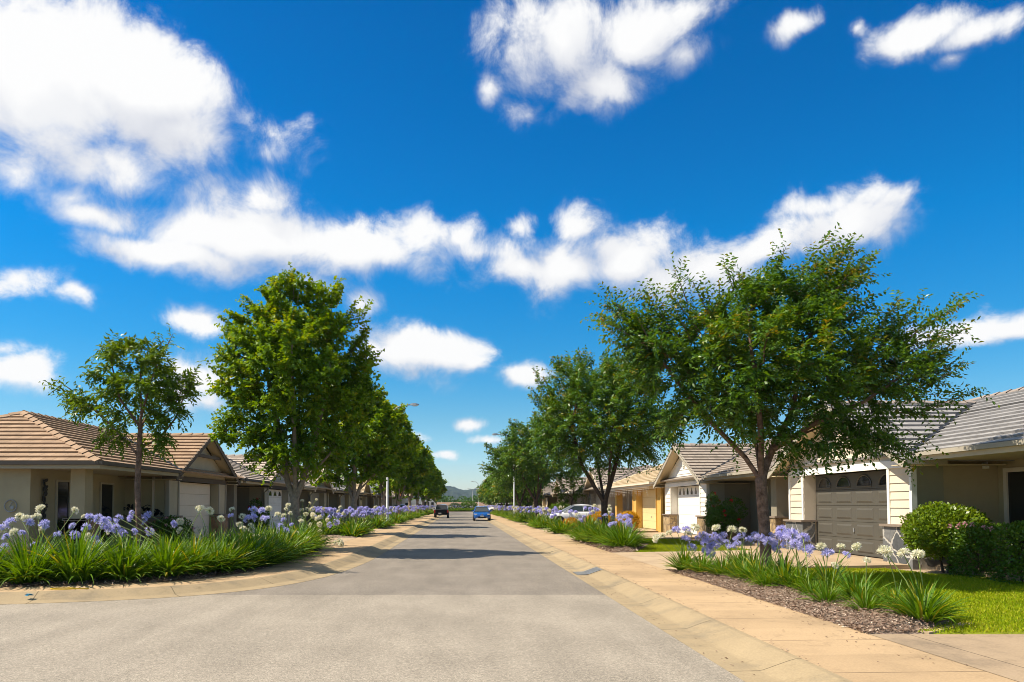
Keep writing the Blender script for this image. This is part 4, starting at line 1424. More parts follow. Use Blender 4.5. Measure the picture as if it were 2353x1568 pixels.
def twig_leaves(rng, org, dr, ln, m, leaf_l, leaf_w, droop=0.25, spread=0.85, tip_tint=0.0, base_tint=None, flat=0.5, size_var=.3):
    """leaves set alternately along every twig"""
    T = len(org)
    t = (np.arange(m) + 0.6) / m
    tt = np.tile(t, (T, 1))
    O = org[:, None, :] + dr[:, None, :] * (ln[:, None] * tt)[..., None]
    O[..., 2] -= droop * ln[:, None] * tt ** 2
    up = np.zeros((T, 3)); up[:, 2] = 1
    up += rng.normal(size=(T, 3)) * 0.45
    side = nrmz(np.cross(dr, up))
    sg = np.where(np.arange(m) % 2 == 0, 1.0, -1.0)[None, :, None]
    ax = dr[:, None, :] * 0.55 + side[:, None, :] * sg * spread + rng.normal(size=(T, m, 3)) * 0.28
    ax[..., 2] -= 0.22
    ax = nrmz(ax).reshape(-1, 3)
    lu = np.zeros((T * m, 3)); lu[:, 2] = 1
    lu += rng.normal(size=(T * m, 3)) * flat
    n = T * m
    Ln = leaf_l * rng.uniform(1 - size_var, 1 + size_var, n); Wd = leaf_w * rng.uniform(1 - size_var, 1 + size_var, n)
    v = leaf_verts(O.reshape(-1, 3), ax, lu, Ln, Wd)
    bt = rng.normal(0.42, 0.14, n) if base_tint is None else np.repeat(base_tint, m) + rng.normal(0, 0.09, n)
    tint = bt + tip_tint * np.clip((tt.reshape(-1) - 0.45) / .55, 0, 1)
    return v, tint


def make_tree(name, label, cat, base, spec, seed, group=None, local=False):
    """trunk with limbs (one mesh) and a crown of leaves set along the twigs (one mesh)"""
    rng = np.random.default_rng(seed)
    B = np.array([0, 0, 0]) if local else np.array(base, float)
    lobes = [(l[0], l[1], l[2], l[3], l[4], l[5]) for l in spec['lobes']]
    attr = sample_lobes(rng, lobes, spec['attr'])
    P, par = grow(rng, spec['trunk'], spec.get('limbs', []), attr, spec.get('step', .26), spec.get('kill', .34))
    bm_, rad, kids, tips = branch_mesh(P, par, spec['r'], spec.get('rtip', .006), rmin=spec.get('rmin', 0))
    bm_.v = [tuple(np.array(v) + B) for v in bm_.v]
    # flare at the root
    cen = np.array(lobes[0][:3])
    n = len(P)
    thin = np.array([i for i in range(1, n) if tips[i] <= spec.get('thin', 3)])
    d = nrmz(P[thin] - P[par[thin]])
    outw = nrmz(P[thin] - cen)
    T = spec.get('tw', 2)
    org = np.repeat(P[thin], T, 0); d = np.repeat(d, T, 0); outw = np.repeat(outw, T, 0)
    N = len(org)
    dr = d * .5 + outw * spec.get('outw', .45) + rng.normal(size=(N, 3)) * spec.get('rand', .5)
    dr[:, 2] += spec.get('up', .15)
    dr = nrmz(dr)
    org = org + rng.normal(size=(N, 3)) * .03
    lo, hi = spec.get('tl', (.3, .65))
    ln = rng.uniform(lo, hi, N)
    # outermost, uppermost twigs carry the new coloured growth
    hgt = (org[:, 2] - org[:, 2].min()) / (np.ptp(org[:, 2]) + 1e-6)
    rr = np.linalg.norm((org - cen), axis=1); rr = rr / rr.max()
    clump = 0.10 * np.sin(org[:, 0] * 2.1 + 1.0) * np.sin(org[:, 1] * 2.3) + 0.10 * np.sin(org[:, 2] * 2.9 + org[:, 0])
    bt = rng.normal(spec.get('tint', .40), .11, N) + clump + spec.get('htint', .1) * (hgt - .5)
    new = rng.uniform(0, 1, N) < spec.get('new', .15) * np.clip(rr * hgt * 2.2, 0, 1)
    bt = bt + new * spec.get('newt', .35)
    V, TT = twig_leaves(rng, org, dr, ln, spec.get('m', 9), *spec['leaf'], droop=spec.get('droop', .2), base_tint=bt, tip_tint=spec.get('tipt', .08), flat=spec.get('flat', .55))
    Vs, Ts = [V], [TT]
    # leading shoots that stand out of the crown
    for (a, b, k) in spec.get('shoots', []):
        a, b = np.array(a, float), np.array(b, float)
        ds = b - a; L_ = np.linalg.norm(ds); dn = ds / L_
        sp = spec.get('ssp', .17)
        for q in range(int(k * spec.get('kmul', 1))):
            off = rng.normal(size=3) * sp * (0 if q == 0 else 1)
            L2 = L_ * (1 if q == 0 else rng.uniform(.55, .95))
            o = a + off
            dd = nrmz(dn + rng.normal(size=3) * (.02 if q == 0 else .13))
            mm = int(L2 / spec.get('sgap', .045))
            v, tt = twig_leaves(rng, o[None], dd[None], np.array([L2]), mm, *spec['leaf'], droop=0.06, base_tint=np.array([spec.get('tint', .4) + .05]), tip_tint=.45, spread=.8)
            Vs.append(v); Ts.append(tt)
            bm_.tube([o + B, o + dd * L2 * .5 + B, o + dd * L2 * .97 + np.array([0, 0, -.06 * L2]) + B], [.014, .009, .004], 4, False)
            # side sprays
            ns = int(L2 / spec.get('sstep', .16))
            so = np.array([o + dd * L2 * (j + 1) / (ns + 1) for j in range(ns)])
            if ns:
                sd = nrmz(dd + rng.normal(size=(ns, 3)) * .55 + np.array([0, 0, .1]))
                v, tt = twig_leaves(rng, so, sd, rng.uniform(.22, .42, ns) * spec.get('slen', 1), int(7 * spec.get('slen', 1)), *spec['leaf'], droop=.1, base_tint=np.full(ns, spec.get('tint', .4) + .06), tip_tint=.25)
                Vs.append(v); Ts.append(tt)
    V = np.concatenate(Vs) + B; TT = np.concatenate(Ts)
    root = thing(name, label, cat, tuple(base) if not local else (0, 0, 0), group)
    bm_.build('trunk', M[spec['bark']], root, True)
    link('crown', np_mesh('crown', V, 4, TT, M[spec['mat']]), root)
    if local: root.location = base
    print(label[:40], 'leaves', len(V) // 4, 'nodes', n)
    return root


def gz(y): return 0.2


# -- near right: spreading elm with long upright shoots
elm1 = dict(trunk=[(0, 0, -.1), (.02, 0, .8), (-.03, 0, 1.6), (-.06, 0, 2.15)],
            limbs=[[(-.06, 0, 2.15), (-.35, .1, 2.65), (-.95, .15, 3.3), (-1.6, .2, 4.1), (-2.2, .2, 4.9)], [(-.06, 0, 2.15), (-.12, -.2, 2.9), (-.2, -.3, 3.8), (-.3, -.2, 5.0)],
                   [(-.06, 0, 2.15), (.25, .15, 2.8), (.75, .2, 3.7), (1.0, .3, 4.7), (1.4, .2, 5.9)], [(.25, .15, 2.8), (1.0, -.3, 3.35), (2.0, -.4, 3.8), (3.0, -.5, 4.5)], [(-.06, 0, 2.15), (.1, .6, 3.0), (.3, 1.3, 4.0)], [(.25, .15, 2.8), (1.2, .8, 3.2), (2.2, 1.0, 3.6)]],
            lobes=[(0.05, 0, 4.55, 2.0, 1.95, 1.55), (-2.0, 0, 4.8, .95, 1.1, .8), (-2.55, -.2, 5.3, .55, .6, .5), (.3, 0, 5.75, 1.2, 1.1, .8), (1.35, 0, 6.1, .55, .6, .7), (2.1, 0, 4.3, 1.2, 1.2, .85), (2.9, 0, 4.75, .55, .7, .5), (1.9, 0, 3.15, .95, 1.0, .4), (-1.3, 0, 3.55, .75, 1.2, .5), (.9, -.2, 2.95, .8, 1.0, .25)],
            attr=1000, r=.118, rtip=.005, bark='bark', mat='elm', leaf=(.108, .050), m=14, tw=7, thin=5, tl=(.28, .66), up=.30, outw=.45, rand=.38, droop=.22, new=.05, newt=.30, tint=.44, step=.24, kill=.3, kmul=1.7, ssp=.24, sstep=.13, slen=1.35,
            shoots=[((.9, 0, 6.2), (2.02, 0, 7.35), 5), ((1.3, .1, 6.1), (2.35, 0, 7.0), 5), ((.6, -.2, 5.9), (.85, -.2, 6.8), 4), ((.1, 0, 6.0), (.45, 0, 7.0), 3), ((-.4, .1, 5.9), (-.8, 0, 6.95), 4), ((-1.0, 0, 5.4), (-1.5, 0, 6.55), 3), ((-1.4, -.2, 5.2), (-1.98, -.2, 6.3), 4),
                    ((-2.2, 0, 4.9), (-3.55, 0, 5.85), 5), ((-2.2, .1, 5.1), (-3.35, .1, 6.25), 5), ((-2.0, -.3, 5.2), (-2.7, -.3, 6.2), 4), ((2.6, 0, 4.9), (4.25, 0, 6.0), 5), ((2.4, .2, 5.0), (3.15, .2, 6.2), 4), ((3.2, 0, 4.3), (4.2, 0, 5.1), 5), ((3.2, -.3, 4.1), (4.15, -.3, 4.75), 4), ((3.0, 0, 3.6), (4.35, 0, 3.95), 3), ((1.5, -.2, 5.4), (2.3, -.2, 6.08), 4), ((2.0, .3, 4.9), (3.0, .3, 5.6), 4), ((2.6, -.2, 3.0), (3.3, -.2, 2.6), 3), ((1.6, .4, 5.8), (2.05, .4, 6.5), 4)])
e1 = make_tree('elm_tree', 'large spreading elm with spiky orange tipped shoots standing in the near right bed', 'tree', (5.84, 13.9, .2), elm1, 21)
e1.scale = (.897, .897, .897)
elm2 = dict(trunk=[(0, 0, -.1), (.0, 0, .8), (-.02, 0, 1.7)],
            limbs=[[(0, 0, 1.7), (-.45, 0, 2.4), (-1.0, .1, 3.4), (-1.4, .2, 5.0)], [(0, 0, 1.7), (.25, .2, 2.4), (.6, .2, 3.6), (1.0, .1, 5.2)], [(0, 0, 1.7), (.1, -.4, 2.6), (.1, -.9, 4.0)], [(0, 0, 1.7), (-.1, .5, 2.8), (-.2, 1.2, 4.2)]],
            lobes=[(0, 0, 5.2, 2.7, 2.7, 2.1), (-.5, 0, 6.9, 1.9, 1.9, 1.0), (.9, 0, 6.8, 1.6, 1.7, 1.0), (1.8, 0, 4.7, 1.2, 1.6, 1.1), (-1.9, 0, 5.0, 1.1, 1.5, 1.4), (-1.5, 0, 7.3, .6, .7, .6)],
            attr=900, r=.145, rtip=.006, bark='bark_dark', mat='elm', leaf=(.15, .072), m=14, tw=5, thin=5, tl=(.45, .95), up=.25, outw=.5, rand=.35, new=.07, newt=.3, tint=.42, step=.3, kill=.36,
            shoots=[((-1.6, 0, 7.2), (-2.3, 0, 8.2), 4), ((-.9, 0, 7.4), (-1.1, 0, 8.5), 4), ((0, 0, 7.3), (.2, 0, 8.6), 4), ((.9, 0, 7.4), (1.0, 0, 8.4), 4), ((1.6, 0, 7.0), (2.1, 0, 8.1), 4), ((-2.4, 0, 5.6), (-3.2, 0, 6.8), 4), ((-2.4, 0, 6.3), (-3.0, 0, 7.2), 4), ((2.3, 0, 5.0), (3.2, 0, 5.6), 3)])
elmroot = make_tree('elm_tree', 'dense dark elm over the yellow shrubs, second in the right row', 'tree', (5.7, 28.6, .2), elm2, 22)
elmroot.scale = (.905, .905, .905)
elm3 = dict(elm2); elm3.update(attr=620, leaf=(.21, .10), m=9, tw=6, step=.36, kill=.45, r=.16,
    lobes=[(0, 0, 5.4, 3.4, 3.2, 2.2), (-1.0, 0, 7.2, 1.8, 1.9, 1.1), (1.0, 0, 7.4, 1.7, 1.7, 1.3), (-2.4, 0, 5.4, 1.4, 1.6, 1.4), (2.6, 0, 4.6, 1.3, 1.6, 1.3), (-3.3, 0, 4.2, .9, 1.2, .7)],
    shoots=[((-1.6, 0, 7.4), (-2.2, 0, 8.7), 4), ((0, 0, 8.0), (-.1, 0, 9.4), 4), ((1.0, 0, 8.0), (1.3, 0, 9.5), 4), ((-3.0, 0, 5.6), (-4.3, 0, 6.6), 4), ((-3.4, 0, 4.4), (-4.6, 0, 4.9), 3)])
e3 = make_tree('elm_tree', 'broad elm with reddish forked trunk, third in the right row', 'tree', (6.3, 60.5, .2), elm3, 23)
gE = 'elms along the right footpath'
elmroot['group'] = gE; e3['group'] = gE
e4 = place_copy(e3, (5.9, 72.5, .2), 2.2, .86, 'elm behind the right lamp post, fourth in the right row', gE)
elm5 = dict(elm3); elm5.update(attr=330, leaf=(.30, .16), m=8, tw=6, step=.45, kill=.55, r=.16, mat='elm', tint=.48,
    lobes=[(0, 0, 4.0, 2.6, 2.6, 1.9), (0, 0, 5.5, 1.7, 1.7, .9), (-1.6, 0, 3.4, 1.2, 1.4, .9), (1.6, 0, 3.4, 1.2, 1.4, .9)],
    shoots=[((0, 0, 5.4), (-.2, 0, 6.7), 3), ((-1.0, 0, 5.0), (-1.5, 0, 6.1), 3), ((1.0, 0, 5.0), (1.4, 0, 6.1), 3), ((-2, 0, 4.2), (-3, 0, 4.9), 3)])
e5 = make_tree('elm_tree', 'smaller yellowish elm, fifth in the right row behind the blue car', 'tree', (6.2, 98, .2), elm5, 24, gE)
for k, (y, sc, rz) in enumerate(((86.5, .92, 1.1), (111, .9, 2.5), (124, .88, .6), (137, .92, 1.9), (150, .86, 3.0), (161, .8, 4.0))):
    place_copy(e5, (6.2, y, .2), rz, sc * 1.12, ['elm close before the blue car, set back in the right row', 'sixth elm of the right row, beyond the blue car', 'seventh elm of the right row, low and rounded', 'eighth elm of the right row, near the far end', 'ninth elm of the right row, small at the far end', 'last elm of the right row beside the far junction'][k], gE)

# -- left: maples
map1 = dict(trunk=[(0, 0, -.1), (0, 0, .7), (-.02, 0, 1.5), (0, 0, 1.7)],
            limbs=[[(0, 0, 1.5), (-.28, 0, 2.3), (-.45, .1, 3.4), (-.9, .2, 5.2), (-1.2, .2, 6.8)], [(0, 0, 1.7), (.22, 0, 2.2), (.55, .1, 3.2), (.9, .1, 5.0), (1.2, .1, 7.0)], [(0, 0, 1.7), (.05, -.3, 2.8), (.1, -.8, 4.5), (.1, -1, 6.2)], [(0, 0, 1.7), (0, .4, 3.0), (-.1, .9, 5.0)], [(-.28, 0, 2.3), (-1.0, -.2, 3.0), (-1.7, -.2, 3.8)], [(.22, 0, 2.2), (1.1, 0, 3.1), (1.9, 0, 4.2)]],
            lobes=[(0, 0, 5.9, 2.35, 2.4, 2.4), (-.2, 0, 8.1, 1.15, 1.3, .95), (.95, 0, 7.8, .8, 1.0, .95), (-1.7, 0, 6.6, .85, 1.3, 1.3), (-1.9, 0, 4.6, .85, 1.2, 1.1), (1.9, 0, 5.2, .85, 1.2, 1.2), (0, 0, 3.4, 1.7, 1.8, .75), (2.2, 0, 5.9, .5, .7, .7), (-1.5, 0, 3.6, .8, 1.0, .6), (1.5, 0, 3.7, .9, 1.0, .7)],
            attr=950, r=.16, rtip=.006, bark='bark_grey', mat='maple', leaf=(.125, .105), m=11, tw=7, thin=7, tl=(.28, .55), up=.38, outw=.42, rand=.45, droop=.08, new=.10, newt=.25, tint=.43, htint=.15, tipt=.12, step=.28, kill=.36, flat=.7, sgap=.05,
            shoots=[((-.1, 0, 8.5), (-.18, 0, 9.5), 5), ((.4, 0, 8.3), (.55, 0, 9.15), 4), ((1.1, 0, 8.3), (1.45, 0, 9.25), 5), ((-.7, 0, 8.2), (-.95, 0, 9.2), 4), ((-1.2, 0, 7.6), (-1.7, 0, 8.6), 4), ((-1.9, 0, 7.0), (-2.65, 0, 7.95), 4), ((1.6, 0, 7.4), (2.05, 0, 8.45), 4), ((1.8, 0, 6.6), (2.4, 0, 7.65), 4), ((-2.2, 0, 5.4), (-2.95, 0, 6.2), 4), ((2.2, 0, 6.0), (2.8, 0, 6.6), 3), ((-2.1, 0, 4.2), (-2.7, 0, 4.7), 4), ((-1.8, 0, 3.7), (-2.3, 0, 3.6), 3), ((-.6, -.5, 3.0), (-.8, -.7, 2.4), 4), ((.5, -.6, 3.0), (.75, -.8, 2.35), 4), ((1.2, 0, 3.2), (1.7, 0, 2.8), 3), ((-1.2, .2, 3.2), (-1.6, .2, 2.7), 3)])
gM = 'maples along the left footpath'
m1 = make_tree('maple_tree', 'tall dense maple with pale forked trunk, nearest of the left row', 'tree', (-5.6, 24.3, .2), map1, 31, gM)
map2 = dict(map1); map2.update(attr=520, leaf=(.19, .16), m=9, tw=6, step=.34, kill=.42,
    lobes=[(0, 0, 5.2, 2.3, 2.3, 2.1), (0, 0, 7.0, 1.5, 1.5, .9), (1.5, 0, 5.6, .9, 1.1, 1.0), (-1.5, 0, 5.2, .9, 1.1, 1.1), (0, 0, 3.2, 1.5, 1.5, .6), (1.3, 0, 3.4, .9, 1.1, .6)],
    shoots=[((.2, 0, 7.3), (.4, 0, 8.3), 4), ((1.0, 0, 6.8), (1.5, 0, 7.7), 4), ((1.9, 0, 5.6), (2.6, 0, 6.5), 4), ((-.7, 0, 7.2), (-1.0, 0, 8.0), 4), ((2.0, 0, 4.4), (2.9, 0, 4.6), 3), ((-1.3, 0, 3.0), (-2.1, 0, 2.5), 3)])
m2 = make_tree('maple_tree', 'maple with pale trunk just left of the lamp post, second of the left row', 'tree', (-5.6, 37.8, .2), map2, 32, gM)
place_copy(m2, (-5.7, 52.6, .2), 2.0, 1.12, 'third maple of the left row, its pale trunk left of the lamp pole', gM)
map3 = dict(map2); map3.update(attr=330, leaf=(.27, .23), m=8, tw=6, step=.42, kill=.52)
m3 = make_tree('maple_tree', 'fourth maple of the left row, rounded and bright topped', 'tree', (-5.6, 64.8, .2), map3, 33, gM)
for k, (y, sc, rz) in enumerate(((78.5, 1.0, 1.0), (92, .98, 2.1), (106, 1.0, 3.3), (119.5, .95, 4.4), (133, .97, 5.2), (146.5, .9, .4), (159, .85, 1.7))):
    place_copy(m3, (-5.6, y, .2), rz, sc * 1.1, ['fifth maple of the left row', 'sixth maple of the left row', 'seventh maple of the left row, before the motorhome', 'eighth maple of the left row, in front of the white motorhome', 'ninth maple of the left row, beyond the motorhome', 'tenth maple of the left row, near the far end', 'last small maple at the far end of the left row'][k], gM)
# -- slender open tree with feathery leaves, left front
pis = dict(trunk=[(0, 0, -.1), (.03, 0, .8), (-.02, 0, 1.7), (0, 0, 2.35), (.03, 0, 3.4), (0, 0, 4.2)],
           limbs=[[(0, 0, 2.35), (-.35, 0, 2.75), (-.9, 0, 3.3), (-1.35, 0, 3.6)], [(0, 0, 2.5), (.35, .1, 2.7), (.75, .1, 3.2), (1.0, .1, 3.9)], [(.02, 0, 3.0), (-.4, -.1, 3.6), (-.6, -.1, 4.4)], [(.03, 0, 3.2), (.3, -.2, 3.9), (.5, -.2, 4.5)], [(0, 0, 2.9), (0, .5, 3.4), (-.2, .9, 3.9)]],
           lobes=[(-.1, 0, 3.9, 1.2, 1.1, .8), (-1.2, 0, 3.5, .55, .7, .5), (.75, 0, 3.4, .45, .6, .7), (-.3, 0, 4.6, .55, .6, .35), (-.55, 0, 2.9, .6, .6, .3), (.6, 0, 2.7, .45, .5, .25), (1.15, 0, 3.9, .2, .3, .3)],
           attr=170, r=.065, rtip=.004, bark='bark', mat='pistachio', leaf=(.118, .044), m=13, tw=6, thin=3, tl=(.24, .40), up=.12, outw=.5, rand=.55, droop=.35, new=.12, newt=.2, tint=.42, step=.2, kill=.26, flat=.5,
           shoots=[((1.0, .0, 3.6), (1.25, 0, 4.35), 3), ((-1.4, 0, 3.6), (-1.85, 0, 3.95), 3), ((-.3, 0, 4.6), (-.4, 0, 5.05), 3), ((.3, 0, 4.5), (.5, 0, 4.95), 3)])
make_tree('pistachio_tree', 'slender young tree with open feathery crown in front of the tan house', 'tree', (-7.85, 17.5, .2), pis, 41).scale = (1.12, 1.12, 1.12)
# -- light green tree behind the right-hand bed, a small one by the stone gable
lt = dict(elm5); lt.update(mat='light_tree', attr=300, leaf=(.24, .13), new=0, tint=.45, shoots=[], lobes=[(0, 0, 3.0, 1.9, 1.9, 1.7), (.4, 0, 4.4, 1.2, 1.2, .8), (0, 0, 1.7, 1.4, 1.4, .7)], trunk=[(0, 0, -.1), (0, 0, 1.2)], limbs=[], r=.12)
make_tree('garden_tree', 'bright green leafy garden tree behind the lamp post on the right', 'tree', (7.6, 83, .2), lt, 51)
lt2 = dict(lt); lt2.update(attr=160, leaf=(.2, .1), lobes=[(0, 0, 2.9, 1.25, 1.2, 1.1), (0.3, 0, 3.9, .7, .7, .5)], trunk=[(0, 0, -.1), (0, 0, 1.6)], r=.07)
make_tree('garden_tree', 'small bright green tree beside the grey stone clad gable', 'tree', (9.3, 54.9 + 5.8, .2), lt2, 52)


# ------------------------------------------------------------------ shrubs and hedges
def leaf_cloud(rng, pts, nrm, Ln, Wd, tint, flat=.6):
    n = len(pts)
    ax = nrmz(nrm * .6 + rng.normal(size=(n, 3)) * .6 + np.array([0, 0, .25]))
    up = nrmz(nrm + rng.normal(size=(n, 3)) * flat)
    return leaf_verts(pts, ax, up, Ln * rng.uniform(.7, 1.3, n), Wd * rng.uniform(.7, 1.3, n), .15), np.clip(tint, 0, 1)


def shrub(name, label, cat, base, lobes, n, mat_, leaf, seed, stems=3, stem_h=.4, tint=.45, group=None, flowers=None, stem_mat='bark_dark'):
    """leafy ball: leaves through the outer shell of several lobes, woody stems below"""
    rng = np.random.default_rng(seed)
    L = np.array(lobes, float)
    w = L[:, 3] * L[:, 4]; k = rng.choice(len(L), n, p=w / w.sum())
    d = nrmz(rng.normal(size=(n, 3)))
    rr = np.clip(1 - np.abs(rng.normal(0, .16, n)) + rng.normal(0, .035, n), .2, 1.12)
    lump = 1 + .07 * np.sin(d[:, 0] * 7 + d[:, 2] * 5 + seed) + .06 * np.sin(d[:, 1] * 9 - d[:, 2] * 6)
    p = L[k, :3] + d * L[k, 3:6] * (rr * lump)[:, None]
    keep = p[:, 2] > .08
    p, d = p[keep], d[keep]
    t = rng.normal(tint, .15, len(p)) + .1 * np.sin(p[:, 0] * 6) * np.sin(p[:, 2] * 7 + p[:, 1] * 5)
    v, tt = leaf_cloud(rng, p, d, leaf[0], leaf[1], t)
    root = thing(name, label, cat, base, group)
    B = np.array(base)
    link('foliage', np_mesh('foliage', v + B, 4, tt, M[mat_]), root)
    mb = MB()
    for q in range(stems):
        a = 2 * math.pi * q / max(1, stems) + seed
        top = L[q % len(L), :3]
        mb.tube([Vector(base) + Vector((.07 * math.cos(a), .07 * math.sin(a), -.05)), Vector(base) + Vector((.12 * math.cos(a), .12 * math.sin(a), stem_h * .6)), Vector(base) + Vector(tuple(top * .8 + np.array([.15 * math.cos(a), .15 * math.sin(a), 0])))], [.035, .028, .01], 6)
    mb.build('stem', M[stem_mat], root)
    if flowers:
        fm, nf, size, zmin = flowers
        fp = L[rng.choice(len(L), nf * 6), :3] + 0
        dd = nrmz(rng.normal(size=(nf * 6, 3))); kk = rng.choice(len(L), nf * 6)
        fp = L[kk, :3] + dd * L[kk, 3:6] * 1.04
        fp = fp[(fp[:, 2] > zmin)][:nf]
        vs = []
        for c in fp:
            m_ = 16
            dq = nrmz(rng.normal(size=(m_, 3)) + np.array([0, 0, .4]))
            vs.append(leaf_verts(c + B + dq * size * .12, dq, nrmz(rng.normal(size=(m_, 3))), np.full(m_, size), np.full(m_, size * .75), .2))
        link('blossoms', np_mesh('blossoms', np.concatenate(vs), 4, rng.uniform(.2, .9, sum(len(q) for q in vs) // 4), M[fm]), root)
    return root


shrub('viburnum_bush', 'large rounded glossy green bush at the corner of the grey tiled house', 'bush', (10.75, 16.0, .14), [(0, 0, .92, .86, .8, .58), (-.15, 0, 1.1, .6, .6, .42), (.25, 0, 1.0, .62, .6, .48), (-.4, -.1, .75, .5, .5, .4)], 9500, 'shrub', (.085, .042), 61, 3, .45, .50)
# clipped hedge with pink flowers along the porch of the nearest right house
def hedge(name, label, x0, x1, y0, y1, h, n, seed):
    rng = np.random.default_rng(seed)
    root = thing(name, label, 'hedge', ((x0 + x1) / 2, (y0 + y1) / 2, .14))
    A = [(x1 - x0) * (y1 - y0), (y1 - y0) * h, (y1 - y0) * h, (x1 - x0) * h, (x1 - x0) * h]
    k = rng.choice(5, n, p=np.array(A) / sum(A))
    u, v = rng.uniform(0, 1, n), rng.uniform(0, 1, n)
    dep = np.abs(rng.normal(0, .07, n)) - .015
    p = np.zeros((n, 3)); d = np.zeros((n, 3))
    for f in range(5):
        m = k == f
        if f == 0: p[m] = np.stack([x0 + u[m] * (x1 - x0), y0 + v[m] * (y1 - y0), h - dep[m]], 1); d[m] = (0, 0, 1)
        if f in (1, 2):
            sx = -1 if f == 1 else 1; xx = x0 if f == 1 else x1
            p[m] = np.stack([xx - sx * dep[m], y0 + u[m] * (y1 - y0), v[m] * h], 1); d[m] = (sx, 0, 0)
        if f in (3, 4):
            sy = -1 if f == 3 else 1; yy = y0 if f == 3 else y1
            p[m] = np.stack([x0 + u[m] * (x1 - x0), yy - sy * dep[m], v[m] * h], 1); d[m] = (0, sy, 0)
    # rounded shoulders and a lumpy face, thinner at the foot
    lump = .05 * np.sin(p[:, 1] * 5.1 + 1) + .04 * np.sin(p[:, 2] * 6 + p[:, 1] * 3.3) + .03 * np.sin(p[:, 0] * 9)
    p += d * lump[:, None]
    sh = np.clip((p[:, 2] - (h - .18)) / .18, 0, 1) ** 2
    cx = (x0 + x1) / 2
    p[:, 0] += -np.sign(p[:, 0] - cx) * sh * .06
    p[:, 2] += .14
    keep = (rng.uniform(0, 1, n) < np.clip(.35 + p[:, 2] * 1.6, 0, 1))
    p, d = p[keep], d[keep]
    t = rng.normal(.55, .17, len(p)) + .12 * np.sin(p[:, 1] * 4) * np.sin(p[:, 2] * 5) + .12 * (p[:, 2] - .7)
    v_, tt = leaf_cloud(rng, p, d, .055, .036, t)
    link('foliage', np_mesh('foliage', v_, 4, tt, M['hedge']), root)
    mb = MB()
    for q in range(9):
        y = y0 + .2 + (y1 - y0 - .4) * q / 8; x = (x0 + x1) / 2 + rng.uniform(-.15, .15)
        mb.tube([(x, y, .1), (x + rng.uniform(-.1, .1), y + rng.uniform(-.1, .1), .6), (x + rng.uniform(-.2, .2), y + rng.uniform(-.2, .2), h)], [.022, .016, .006], 5)
    # dense inner twigs that stop light passing through
    for q in range(160):
        a = Vector((rng.uniform(x0 + .12, x1 - .12), rng.uniform(y0 + .12, y1 - .12), rng.uniform(.25, h)))
        b = a + Vector((rng.uniform(-.25, .25), rng.uniform(-.25, .25), rng.uniform(0, .3)))
        mb.tube([a, b], [.008, .004], 4, False)
    mb.build('stem', M['bark_dark'], root)
    vs = []
    for q in range(34):
        c = np.array([x0 + rng.uniform(-.02, .35), y0 + rng.uniform(0, 1) * (y1 - y0), h + .14 + rng.uniform(-.02, .06)])
        m_ = 14
        dq = nrmz(rng.normal(size=(m_, 3)) + np.array([0, 0, .5]))
        vs.append(leaf_verts(c + dq * .015, dq, nrmz(rng.normal(size=(m_, 3))), np.full(m_, .05), np.full(m_, .035), .2))
    link('blossoms', np_mesh('blossoms', np.concatenate(vs), 4, rng.uniform(.3, .9, 34 * 14), M['pink']), root)
hedge('hedge', 'clipped dark green hedge with pink flowers on top before the near right porch', 10.35, 11.3, 10.2, 15.45, 1.06, 24000, 62)
ball = [(0, 0, .55, .62, .6, .5), (.1, .05, .75, .48, .48, .36)]
shrub('golden_shrub', 'rounded golden yellow shrub nearest the yellow garage door', 'shrub', (8.75, 38.0, .2), ball, 5000, 'gold', (.08, .03), 63, 3, .2, .5, 'golden shrubs by the yellow house')
shrub('golden_shrub', 'golden yellow shrub behind the second elm trunk, middle of three', 'shrub', (7.6, 40.2, .2), [(0, 0, .6, .6, .6, .5), (.2, 0, .7, .5, .5, .4)], 4500, 'gold', (.08, .03), 64, 3, .2, .5, 'golden shrubs by the yellow house')
shrub('golden_shrub', 'small orange golden shrub left of the others beside the footpath bed', 'shrub', (6.25, 41.0, .2), [(0, 0, .35, .5, .5, .34)], 3000, 'gold', (.08, .03), 65, 3, .15, .25, 'golden shrubs by the yellow house')
shrub('rose_bush', 'tall rose bush with red blooms in the shade of the porch beside the white garage', 'shrub', (10.5, 28.9, .15), [(0, 0, .9, .55, .6, .6), (.3, -.4, 1.3, .45, .5, .5), (-.2, .4, 1.25, .35, .4, .55), (.1, 1.0, .9, .45, .5, .5), (.0, 1.2, 1.6, .25, .3, .4)], 4200, 'hedge', (.075, .05), 66, 5, .5, .40, None, ('red', 9, .07, .9))
shrub('rose_bush', 'rose bush with pale pink blooms beside the cream garage door', 'shrub', (-9.9, 25.0, .15), [(0, 0, .6, .6, .5, .5), (-.5, .2, .55, .5, .5, .45), (.3, -.2, .5, .4, .4, .35)], 3500, 'hedge', (.07, .045), 67, 4, .3, .35, None, ('pink', 12, .06, .5))
shrub('rose_bush', 'rose bush with a few red blooms in the dark porch of the grey house', 'shrub', (-10.3, 36.9, .15), [(0, 0, .8, .5, .5, .6), (-.3, .3, 1.3, .35, .4, .5)], 2200, 'hedge', (.08, .05), 68, 4, .4, .4, None, ('red', 7, .08, .9))
shrub('box_shrub', 'low clipped green shrub at the left driveway edge behind the white flowers', 'shrub', (-8.9, 46.6, .15), [(0, 0, .55, .9, .8, .5)], 3500, 'shrub', (.08, .05), 69, 3, .2, .4)
shrub('garden_shrub', 'rounded green shrub by the right lamp post far along the beds', 'shrub', (8.0, 91.5, .15), [(0, 0, .8, 1.0, .9, .7)], 2500, 'light_tree', (.16, .09), 70, 3, .2, .45)
